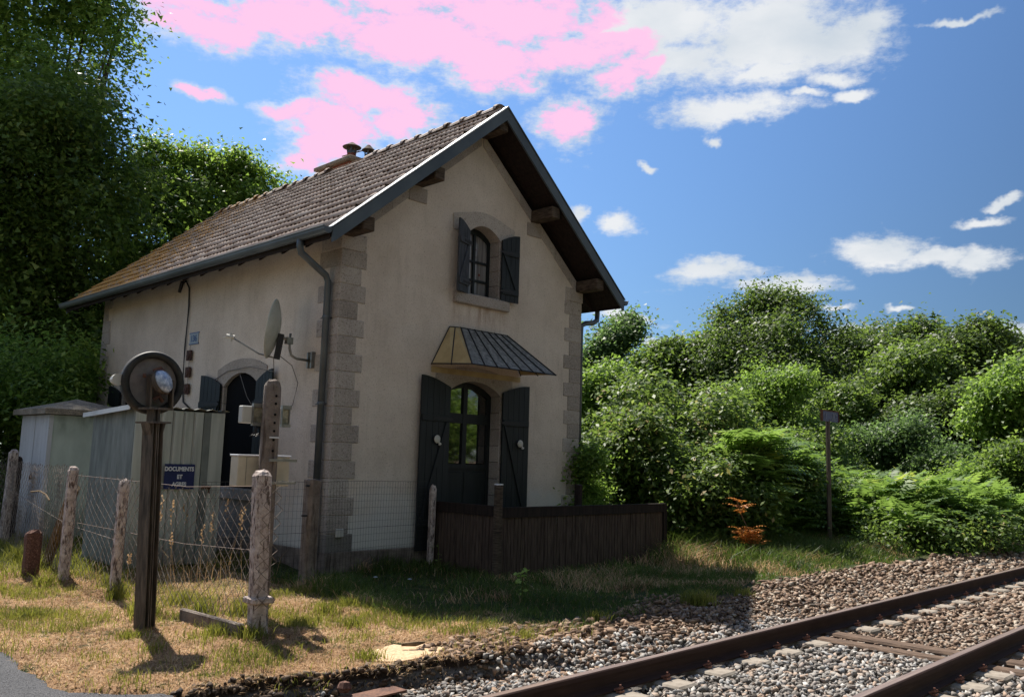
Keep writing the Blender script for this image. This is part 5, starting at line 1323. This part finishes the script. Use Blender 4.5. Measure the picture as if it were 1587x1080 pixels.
# ------------------------------------------------------------------ foliage
def leafquads(C, size, r, updir=.45, outward=None):
    n = len(C); nrm = r.normal(0, 1, (n, 3)); nrm[:, 2] = np.abs(nrm[:, 2])*.9+updir
    if outward is not None: nrm += outward*.9
    nrm /= np.linalg.norm(nrm, axis=1)[:, None]
    a = np.cross(nrm, r.normal(0, 1, (n, 3))); a /= np.linalg.norm(a, axis=1)[:, None]; b = np.cross(nrm, a)
    s = (size*r.uniform(.5, 1.6, n))[:, None]
    V = np.stack([C-a*s*.6, C+b*s*.30+nrm*s*.06, C+a*s*.6, C-b*s*.30+nrm*s*.06], 1)
    return V
def crown(root, lobes, n, size, mat, seed, clump=.32, per=16, inner=.35, name='crown', shell=.80, sub=True):
    r = np.random.RandomState(seed); L = np.array(lobes, float)
    if sub:                                        # every lobe breaks up into smaller bunches with gaps between them
        S_ = []
        for l in L:
            m_ = int(np.clip(7+l[3]*4, 8, 16)); d = r.normal(0, 1, (m_, 3)); d[:, 2] = d[:, 2]*.8+.25; d /= np.linalg.norm(d, axis=1)[:, None]
            q = r.uniform(.45, .95, m_)[:, None]; c_ = l[:3]+d*l[3:6]*q; rr_ = l[3]*r.uniform(.34, .60, m_)
            S_.append(np.column_stack([c_, rr_, rr_, rr_*.75]))
        L = np.concatenate(S_)
    wgt = (L[:, 3]*L[:, 4]+L[:, 4]*L[:, 5]+L[:, 3]*L[:, 5]); wgt /= wgt.sum()
    n = int(n*1.5); nc = n//per; li = r.choice(len(L), nc, p=wgt); d = r.normal(0, 1, (nc, 3)); d /= np.linalg.norm(d, axis=1)[:, None]
    rad = np.where(r.rand(nc) < inner, r.uniform(.25, .8, nc), r.uniform(shell-.15, 1.14, nc))
    # lumpy surface
    bump_ = 1+.20*np.sin(d[:, 0]*5+li)*np.cos(d[:, 1]*4+li*2)+.10*np.sin(d[:, 2]*9+li*3)
    Cc = L[li, :3] + d*L[li, 3:6]*(rad*bump_)[:, None]
    Cl = np.repeat(Cc, per, 0); out = np.repeat(d, per, 0); m_ = len(Cl)
    off = r.normal(0, 1, (m_, 3))*np.array([1, 1, .75])*clump*.75*np.repeat(r.uniform(.5, 1.4, nc), per)[:, None]
    P = Cl+off; P[:, 2] = np.maximum(P[:, 2], .03)
    V = leafquads(P, size*.78, r, .6, out)
    at = np.clip(np.repeat(r.normal(.42, .22, nc), per)+r.normal(0, .20, m_), 0, 1)
    if math.hypot(L[0, 0]-CAM.x, L[0, 1]-CAM.y) > 21:          # far crowns: three-cornered leaves
        V = np.stack([V[:, 0], V[:, 1]*.5+V[:, 2]*.5+(V[:, 1]-V[:, 3])*.45, V[:, 2]*.6+V[:, 3]*.4-(V[:, 1]-V[:, 3])*.35], 1)
        return npmesh(name, V.reshape(-1, 3), np.arange(m_*3).reshape(-1, 3), mat, np.repeat(at, 3), parent=root)
    F = np.arange(m_*4).reshape(-1, 4)
    return npmesh(name, V.reshape(-1, 3), F, mat, np.repeat(at, 4), parent=root)
def again(src, label, base, k, rot, group=None):
    c = copy_tree(src); c.location = base; c.scale = (k, k, k); c.rotation_euler = (0, 0, rot); c['label'] = label
    if group: c['group'] = group
    return c
def at(px, D, py=None):
    """a point at a distance D along the azimuth of a direction; px in the photograph's own scale"""
    d = fw + r2*((px-793.5)/1330.9) - u2*(((py if py is not None else 740)-540)/1330.9)
    h = Vector((d.x, d.y)); k = D/h.length
    return CAM.x+d.x*k, CAM.y+d.y*k, CAM.z+d.z*k
def limbs(root, base, h, lobes, r0, seed, name='trunk', nl=7, lean=(0, 0)):
    rr = random.Random(seed); mb = MB(); b = Vector(base); top = b+Vector((lean[0], lean[1], h))
    pts = [b+Vector((0, 0, -.3)), b.lerp(top, .3)+Vector((rr.gauss(0, .1), rr.gauss(0, .1), 0)), b.lerp(top, .65)+Vector((rr.gauss(0, .2), rr.gauss(0, .2), 0)), top]
    mb.tube(pts, [r0*1.25, r0*.9, r0*.6, r0*.25], 9)
    for k in range(nl):
        l = lobes[k % len(lobes)]; e = Vector(l[:3])+Vector((rr.gauss(0, .3)*l[3], rr.gauss(0, .3)*l[4], rr.gauss(0, .3)*l[5])); s_ = b.lerp(top, rr.uniform(.3, .85))
        mid = s_.lerp(e, .5)+Vector((0, 0, -.12*(e-s_).length)); mb.tube([s_, mid, e], [r0*.38, r0*.22, r0*.06], 6)
    return mb.build(name, 'bark', root, smooth=True)
def tree(kind, label, base, h, rad, mat, n, size, seed, lobes=None, clump=.35, per=16, trunk=.16, group=None, low=.25, nl=8, cat='tree', inner=.35, squash=1.0):
    r = np.random.RandomState(seed); x, y, z = base
    if lobes is None:
        lobes = []
        nlb = 17
        for k in range(nlb):
            a = 2*PI*k/nlb*1.9+r.rand(); q = r.uniform(.30, .80)*rad; zz = h*(low+ (1-low)*(k+.7)/(nlb+1.2))
            pr = rad*(.44-.16*max(0, (zz/h-.6))/.4)*r.uniform(.65, 1.15); 
            qq = q*(1-.65*max(0, (zz/h-.55))/.45)
            lobes.append((x+math.cos(a)*qq, y+math.sin(a)*qq, z+zz, pr, pr, pr*.72*squash))
        lobes.append((x, y, z+h*.80, rad*.42, rad*.42, h*.20))
    t = thing(kind, label, cat, base, group)
    limbs(t, base, h*.78, lobes, trunk, seed, nl=nl)
    crown(t, lobes, n, size, mat, seed, clump, per, inner)
    return t
def B(px, D): 
    x, y, z = at(px, D); return (x, y, 0.0)
def topz(px, py, D): return at(px, D, py)[2]
G = 'trees beyond the bracken'
def T(px, py, D, halfpx, mat, n, size, seed, label, kind='broadleaf_tree', **kw):
    return tree(kind, label, B(px, D), topz(px, py, D), halfpx/1331*D*1.05, mat, n, size, seed, group=kw.pop('group', G), **kw)
# right-hand woodland edge
T(952, 488, 44.0, 79, 'leaf_blue', 30387, 0.214, 101, 'bluish-green rounded tree standing far off just right of the house roof', clump=.5)
T(1020, 528, 40.7, 61, 'leaf_mid', 23481, 0.204, 102, 'mid-green tree between the rounded bluish tree and the tallest tree', clump=.45)
T(925, 560, 27.0, 64, 'leaf_light', 23481, 0.137, 103, 'bright green tree in the gap beside the right house corner', clump=.35, low=.12)
def LB(px, py, D, r_, rz=None):
    p = at(px, D, py); return (p[0], p[1], p[2], r_, r_, rz or r_*.75)
lob = [LB(1130, 520, 42, 1.5, 1.6), LB(1165, 492, 42, 1.2, 1.3), LB(1210, 480, 42, 1.1, 1.0), LB(1250, 490, 42, 1.0, 1.1), LB(1285, 530, 42, 1.1, 1.3), LB(1100, 555, 41, 1.3), LB(1075, 600, 40, 1.4), LB(1150, 560, 40, 2.0), LB(1215, 545, 40, 2.0), LB(1260, 580, 40, 1.8), LB(1180, 610, 39, 2.2), LB(1295, 600, 41, 1.3), LB(1110, 640, 39, 2.0), LB(1240, 650, 39, 2.2), LB(1060, 660, 39, 1.8), LB(1185, 472, 42, .7, .6), LB(1228, 470, 42, .6, .6)]
tree('broadleaf_tree', 'tallest spreading tree rising over the woodland edge', B(1180, 41), 9.5, 5, 'leaf_dark', 78000, .17, 104, lobes=lob, clump=.5, trunk=.28, group=G, nl=14)
T(1085, 520, 40.9, 79, 'leaf_mid', 33150, 0.193, 118, 'dense tree leaning against the left side of the tallest tree', clump=.4)
T(1330, 508, 48.4, 79, 'leaf_dark', 27625, 0.226, 105, 'dark tree in the notch right of the tallest tree', clump=.5)
T(1405, 497, 44.0, 96, 'leaf_dark', 38675, 0.204, 106, 'dark dome-shaped tree on the right skyline', clump=.45)
T(1492, 505, 41.8, 99, 'leaf_dark', 38675, 0.193, 107, 'dark rounded tree at the right end of the skyline dome', clump=.45)
T(1395, 545, 39.6, 117, 'leaf_mid', 58012, 0.180, 108, 'broad mid-green tree in front of the dark dome trees', clump=.38, low=.15)
T(1300, 600, 35.6, 76, 'leaf_mid', 27625, 0.167, 119, 'rounded leafy tree behind the track sign', clump=.36, low=.1)
T(1500, 600, 35.6, 96, 'leaf_dark', 35912, 0.167, 109, 'dark low tree behind the right bracken', clump=.36, low=.1)
T(1585, 555, 31.7, 79, 'leaf_light', 33150, 0.155, 110, 'bright green tree cut by the right edge of the photo', clump=.33, low=.1)
T(1690, 520, 35.6, 115, 'leaf_mid', 22100, 0.218, 111, 'green tree beyond the right edge of the woodland', clump=.4)
T(1560, 520, 50.6, 89, 'leaf_dark', 19337, 0.258, 112, 'distant dark tree showing above the bright tree at the right edge', clump=.5)
far0 = None
for k_, (px_a, py_a) in enumerate(((880, 560), (990, 572), (1090, 560), (1260, 555), (1340, 548), (1440, 540), (1540, 545), (1640, 540), (1740, 530))):
    lb_ = ('first', 'second', 'third', 'fourth', 'fifth', 'sixth', 'seventh', 'eighth', 'ninth')[k_]+' dark tree from the house in the far row closing the woodland'
    if far0 is None: far0 = T(px_a, py_a, 58, 95, 'leaf_dark', 12000, .34, 190, lb_, clump=.6, low=.02); h0 = topz(px_a, py_a, 58)
    else: again(far0, lb_, B(px_a, 58), topz(px_a, py_a, 58)/h0, k_*1.3)
# shrubs before the trees
GS = 'shrubs between bracken and woodland'
T(1200, 572, 27.1, 99, 'leaf_light', 44200, 0.109, 120, 'upright yellow-green sapling clump behind the bracken, left of the track sign', kind='shrub', cat='shrub', clump=.26, low=.15, trunk=.06, group=GS)
T(1110, 640, 23.8, 96, 'leaf_light', 24862, 0.109, 121, 'light green shrub above the bramble mound', kind='shrub', cat='shrub', clump=.26, low=.1, trunk=.05, group=GS)
T(1250, 670, 25.1, 76, 'leaf_mid', 19337, 0.103, 122, 'leafy shrub directly behind the track sign', kind='shrub', cat='shrub', clump=.25, low=.1, trunk=.05, group=GS)
T(1385, 655, 29.0, 84, 'leaf_blue', 27625, 0.109, 123, 'grey-green willow scrub under the broad tree', kind='shrub', cat='shrub', clump=.26, low=.08, trunk=.05, group=GS)
T(1455, 690, 27.7, 51, 'leaf_blue', 12431, 0.109, 124, 'small willow bush right of the larger scrub', kind='shrub', cat='shrub', clump=.26, low=.05, trunk=.04, group=GS)
T(1490, 728, 23.8, 57, 'leaf_light', 12431, 0.096, 125, 'yellowish low bush among the right bracken', kind='shrub', cat='shrub', clump=.22, low=.05, trunk=.04, group=GS)
T(1570, 690, 24.4, 70, 'leaf_mid', 17956, 0.103, 126, 'green bush at the right edge above the bracken', kind='shrub', cat='shrub', clump=.25, low=.05, trunk=.04, group=GS)
T(905, 690, 15.0, 38, 'leaf_light', 11050, 0.069, 127, 'sunlit bush showing past the right house corner', kind='shrub', cat='shrub', clump=.2, low=.05, trunk=.04, group=GS)
# bramble mounds
GB = 'bramble mounds beside the picket fence'
def mound(lab, spots, mat, n, size, seed, clump=.2):
    lobes = [(p[0], p[1], z*.45, rx, ry, z*.62) for (px, D, z, rx, ry) in spots for p in (B(px, D),)]
    t = thing('bramble_bush', lab, 'bramble', B(spots[0][0], spots[0][1]), GB)
    limbs(t, B(spots[0][0], spots[0][1]), spots[0][2]*.6, lobes, .04, seed, name='stem', nl=10)
    crown(t, lobes, n, size, mat, seed, clump, 14, .25, name='foliage')
    return t
mound('large bramble mound with pinkish new leaves behind the end of the picket fence', [(1030, 18.6, 3.0, 1.6, 1.3), (1085, 18.4, 3.1, 1.6, 1.3), (985, 18.2, 2.7, 1.2, 1.1), (1140, 18.6, 2.5, 1.3, 1.2), (940, 17.5, 2.3, .8, .9), (1060, 17.6, 2.5, 1.2, 1.0)], 'leaf_bramble', 56000, .11, 140)
mound('dark bramble bush leaning on the picket fence in the shade', [(1005, 16.4, 2.15, .9, .8), (965, 16.3, 1.95, .75, .7), (1050, 16.4, 1.85, .8, .8)], 'leaf_bramble', 30000, .10, 141)
mound('sunlit bramble thicket right of the picket fence end', [(1085, 15.7, 1.55, .75, .7), (1125, 16.0, 1.45, .65, .7), (1060, 15.6, 1.2, .5, .5), (1110, 16.8, 1.9, .8, .8)], 'leaf_bramble', 26000, .095, 142)
mound('low dark thicket at the foot of the track sign', [(1235, 19.2, 1.1, .8, .7), (1195, 18.2, 1.3, .7, .6), (1330, 19.0, .9, .8, .6), (1160, 16.6, 1.1, .5, .5)], 'leaf_mid', 24000, .095, 143)

mound('dark tangled undergrowth between the bracken and the willow scrub', [(1300, 22.5, 1.4, 1.2, 1.0), (1360, 22.5, 1.1, 1.2, .9), (1430, 23.5, 1.1, 1.3, .9), (1500, 25.5, 1.15, 1.3, 1), (1570, 28, 1.2, 1.5, 1.1), (1270, 20.5, 1.5, .9, .8)], 'leaf_mid', 26000, .12, 144)
mound('low weedy bramble strip along the foot of the bracken beside the ballast', [(1380, 17.8, .55, .9, .5), (1440, 18.2, .5, .9, .5), (1500, 19.2, .55, .9, .5), (1550, 20.6, .55, 1.0, .5), (1340, 18.2, .6, .6, .5)], 'leaf_bramble', 4500, .08, 145)
# bracken
def fronds(name, base, az, L, arch_, mat, seed, label=None, parent=None, npn=13, kind='stuff'):
    r = np.random.RandomState(seed); n = len(base); t = np.linspace(0, 1, npn+1)[1:]
    V = np.zeros((n, npn, 2, 4, 3)); ca, sa = np.cos(az), np.sin(az)
    def pos(tt):
        hor = L*(arch_*tt**1.6); ver = L*(tt*(1.0-.15*arch_) - .62*arch_*tt**2.4)
        return base + np.stack([ca*hor, sa*hor, ver], 1)
    tilt = r.uniform(-.5, .5, n)
    for i, tt in enumerate(t):
        p = pos(tt); p2 = pos(min(tt+.04, 1.05)); tg = p2-p; tg /= np.linalg.norm(tg, axis=1)[:, None]
        sd2 = np.stack([-sa, ca, tilt*0], 1)
        env = (np.clip((tt-.22)/.18, 0, 1)*(1-tt)**.75*1.1+.03)
        pl = (L*.50*env)[:, None]; pw = (L*.052*(1.15-tt*.6))[:, None]
        for s_, sg_ in enumerate((-1, 1)):
            dr = sd2*sg_+tg*.38+np.array([0, 0, -.22]); dr = dr + r.normal(0, .07, (n, 3)); dr /= np.linalg.norm(dr, axis=1)[:, None]
            V[:, i, s_, 0] = p; V[:, i, s_, 1] = p+dr*pl*.42+tg*pw; V[:, i, s_, 2] = p+dr*pl; V[:, i, s_, 3] = p+dr*pl*.42-tg*pw
    at_ = np.repeat(np.clip(r.normal(.42, .22, n)+(vn(base[:, 0], base[:, 1], 1.1)-.5)*.9, 0, 1), npn*8)
    V = V.reshape(-1, 3); F = np.arange(len(V)).reshape(-1, 4)
    o = npmesh(name, V, F, mat, at_, kind=kind, parent=parent)
    if label: o['label'] = label
    return o
r = np.random.RandomState(55); n = 17000
px_ = r.uniform(1130, 1680, n); DD = r.uniform(15.0, 31, n)
pts = np.array([at(a, b)[:2] for a, b in zip(px_, DD)]); front = np.interp(px_, [1130, 1200, 1283, 1350, 1400, 1500, 1587, 1680], [16.5, 17.2, 18.6, 18.2, 17.8, 19.3, 22.5, 25.5])
k = (DD > front+ (vn(pts[:, 0], pts[:, 1], .8)-.5)*1.2) & (DD < front+5.5) & (r.rand(n) < .75); pts = pts[k]; px_ = px_[k]; DD = DD[k]; fr_ = front[k]
hh = (.25+.75*sstep(DD-fr_, 0, 1.3))*np.interp(px_, [1130, 1200, 1270, 1400, 1600], [1.9, 1.75, 1.25, 1.0, .9])*(.75+.5*vn(pts[:, 0], pts[:, 1], .9))
base = np.stack([pts[:, 0], pts[:, 1], hh*r.uniform(.1, .85, len(hh))], 1)
yel = vn(pts[:, 0], pts[:, 1], .55) > .80
fronds('bracken', base, r.uniform(0, 2*PI, len(base))*.35+PI*1.05+r.normal(0, .9, len(base)), r.uniform(.5, 1.15, len(base)), r.uniform(.4, 1.0, len(base)), 'fern', 56, 'green bracken covering the bank beyond the track sign')
# arching bracken over the mound behind the sign
r = np.random.RandomState(57); n = 800; px_ = r.uniform(1125, 1240, n); DD = r.uniform(16.2, 19.0, n)+1.6*(px_ > 1190); pts = np.array([at(a, b) for a, b in zip(px_, DD)])
zt = np.interp(px_, [1125, 1160, 1200, 1260], [2.1, 2.3, 2.1, 1.6]); base = np.stack([pts[:, 0], pts[:, 1], zt*r.uniform(.2, .8, n)], 1)
fronds('bracken', base, r.normal(-1.4, 1.1, n), r.uniform(.6, 1.15, n), r.uniform(.6, 1.05, n), 'fern', 58, 'arching bracken fronds on the mound left of the track sign', npn=16)
# the dead orange frond
df = thing('dead_fern', 'withered orange bracken stem hanging at the edge of the brambles', 'dead fern', B(1165, 14.7))
p0 = at(1142, 14.8, 775); p1 = at(1150, 14.8, 800); p2 = at(1165, 14.7, 832)
MB().tube([p0, p1, p2, (p2[0], p2[1], 0)], .009, 5).build('stem', 'propwood', df)
bs = np.array([at(1160+RND.uniform(-14, 16), 14.7, 834+RND.uniform(-10, 14)) for _ in range(60)]+[at(1145+RND.uniform(-3, 5), 14.8, 796+RND.uniform(-14, 4)) for _ in range(12)])
fronds('frond', bs, np.random.RandomState(4).uniform(0, 6.28, len(bs)), np.random.RandomState(5).uniform(.16, .36, len(bs)), np.full(len(bs), .9), 'fern_dead', 60, parent=df, npn=8, kind=None)
# weed by the lawn: one pale leafy stem
def weed(lab, x, y, h, n, size, mat, seed, kind='weed'):
    t = thing(kind, lab, 'plant', (x, y, 0)); rr = np.random.RandomState(seed); z = float(gz(x, y))
    MB().tube([(x, y, z-.03), (x+.02, y, z+h*.5), (x+.01, y+.01, z+h)], .005, 5).build('stem', 'grass_green', t)
    P = np.stack([x+rr.normal(0, .035, n), y+rr.normal(0, .035, n), z+rr.uniform(.25, 1.0, n)*h], 1)
    V = leafquads(P, size, rr, .5); npmesh('leaves', V.reshape(-1, 3), np.arange(n*4).reshape(-1, 4), mat, np.full(n*4, .9), parent=t)
weed('pale leafy weed standing alone in the shaded lawn', .35, -3.15, .38, 34, .045, 'leaf_light', 3)
weed('thin dark weed in front of the welded mesh', .95, -1.1, .45, 22, .03, 'leaf_dark', 4)
for lab, x, y in (('white clover-like flower in the shade near the fence post', -.35, -2.15), ('small white flower at the sunlit lawn edge near the corner', -.62, -1.9)):
    t = thing('wildflower', lab, 'flower', (x, y, 0)); z = float(gz(x, y)); MB().tube([(x, y, z), (x, y, z+.2)], .003, 4).build('stem', 'grass_green', t)
    MB().lathe([(0, .012), (.022, .004), (.024, 0), (0, -.008)], (x, y, z+.2), (0, 0, 1), 8).build('bloom', 'number_white', t)

# left-hand woodland
GL = 'trees behind the sheds and the house'
bt = B(20, 27); x, y, _ = bt
def LB(px, py, D, r_, rz=None):
    p = at(px, D, py); return (p[0], p[1], p[2], r_, r_, rz or r_*.75)
lob = [LB(-30, 20, 26.9, 2.75), LB(60, 0, 26.9, 2.12), LB(110, 55, 26.5, 1.62, 1.06), LB(160, 95, 26.2, 0.90, 0.53), LB(150, 20, 26.6, 1.25, 0.88), LB(188, 20, 26.5, 0.62, 0.56), LB(-60, 150, 27.5, 2.88), LB(30, 130, 27.5, 2.00), LB(0, -50, 27.5, 2.6), LB(-60, -120, 28.8, 4.25), LB(60, -160, 28.8, 4.00), LB(85, 110, 26.9, 1.12, 0.88)]
tree('large_tree', 'large dark tree overhanging the top left corner with a branch reaching toward the roof', (x, y, 0), 14.0, 3, 'leaf_light', 46000, .16, 150, lobes=lob, clump=.42, trunk=.34, group=GL, nl=12, inner=.3)
lob = [LB(30, 230, 23.9, 2.39), LB(115, 215, 23.9, 1.42), LB(150, 290, 23.9, 1.14), LB(80, 330, 23.9, 2.28), LB(130, 400, 23.9, 1.54), LB(20, 420, 23.9, 2.51), LB(100, 500, 24.5, 2.17), LB(-60, 330, 23.9, 2.51), LB(165, 350, 24.5, 0.74), LB(20, 560, 23.9, 2.28), LB(100, 600, 25.1, 1.82)]
tree('large_tree', 'dense dark tree filling the left edge behind the hut', B(70, 24.5), 9.0, 3, 'leaf_mid', 70000, .15, 151, lobes=lob, clump=.38, trunk=.26, group=GL, nl=12, inner=.3)
lob = [LB(212, 262, 26, .62), LB(232, 236, 26, .40, .55), LB(262, 240, 26, .45, .6), LB(292, 250, 26, .5), LB(318, 240, 26, .35, .55), LB(345, 255, 26, .55), LB(372, 262, 26, .45, .5), LB(392, 280, 26, .5), LB(415, 290, 26, .40, .5), LB(428, 312, 26, .35),
       LB(240, 290, 26.5, .9), LB(290, 300, 25.5, .9), LB(340, 300, 26.5, .9), LB(385, 318, 25.5, .8), LB(215, 330, 25.5, .8), LB(262, 345, 26.5, .9), LB(310, 350, 25.5, 1.0), LB(360, 350, 26.5, 1.0), LB(400, 350, 26, .8), LB(205, 400, 26, .8), LB(250, 410, 25.5, .9), LB(300, 420, 26, 1.2), LB(230, 460, 26.5, 1.1), LB(350, 400, 26, 1.2)]
tree('broadleaf_tree', 'mid-green tree standing behind the left roof slope', B(310, 26), 8.5, 4, 'leaf_light', 46000, .135, 152, lobes=lob, clump=.30, trunk=.2, group=GL, nl=16, inner=.2)
lob = [LB(60, 600, 19, 1.4), LB(120, 590, 19, 1.0), LB(0, 640, 19, 1.6), LB(150, 560, 19.5, .8), LB(100, 660, 19, 1.2)]
tree('shrub', 'hazel undergrowth with scattered sunlit leaves between hut roof and house corner', B(90, 19), 3.2, 2, 'leaf_light', 16000, .10, 153, lobes=lob, clump=.26, trunk=.05, group='undergrowth behind the hut', cat='shrub')
T(-110, 560, 20, 110, 'leaf_dark', 22100, 0.085, 154, 'dark shrub left of the hut', kind='shrub', cat='shrub', group='undergrowth behind the hut', low=.05, trunk=.05)
T(150, 520, 32, 100, 'leaf_dark', 15470, 0.170, 155, 'dark tree deep in the shade behind the hut', group=GL)
T(60, 480, 38, 200, 'leaf_dark', 17680, 0.204, 156, 'farthest dark tree seen through gaps on the left', group=GL)
T(480, 330, 36, 90, 'leaf_mid', 13260, 0.187, 157, 'tree hidden mostly behind the roof ridge', group=GL)
# trees behind the viewer: they close the place and stand in the window reflections
GV = 'trees across the track'
near0 = None
for k, (x, y, h, r_) in enumerate(((6, -19, 8, 3.6), (12, -17, 7, 3.2), (-1, -21, 9, 3.8), (18, -19, 8, 3.6), (-14, -22, 9, 4), (-8, -26, 10, 4.2), (1, -27, 10, 4.2), (-15, -10, 7, 3.2))):
    lb_ = ('wide green tree', 'round green tree', 'tall green tree', 'low green tree', 'old green tree', 'large green tree', 'high green tree', 'nearest green tree')[k]+' across the track behind the viewer'
    if near0 is None: near0 = tree('broadleaf_tree', lb_, (x, y, 0), h, r_, 'leaf_light', 11000, .26, 170, clump=.5, group=GV, low=.1)
    else: again(near0, lb_, (x, y, 0), h/8, k*1.1)
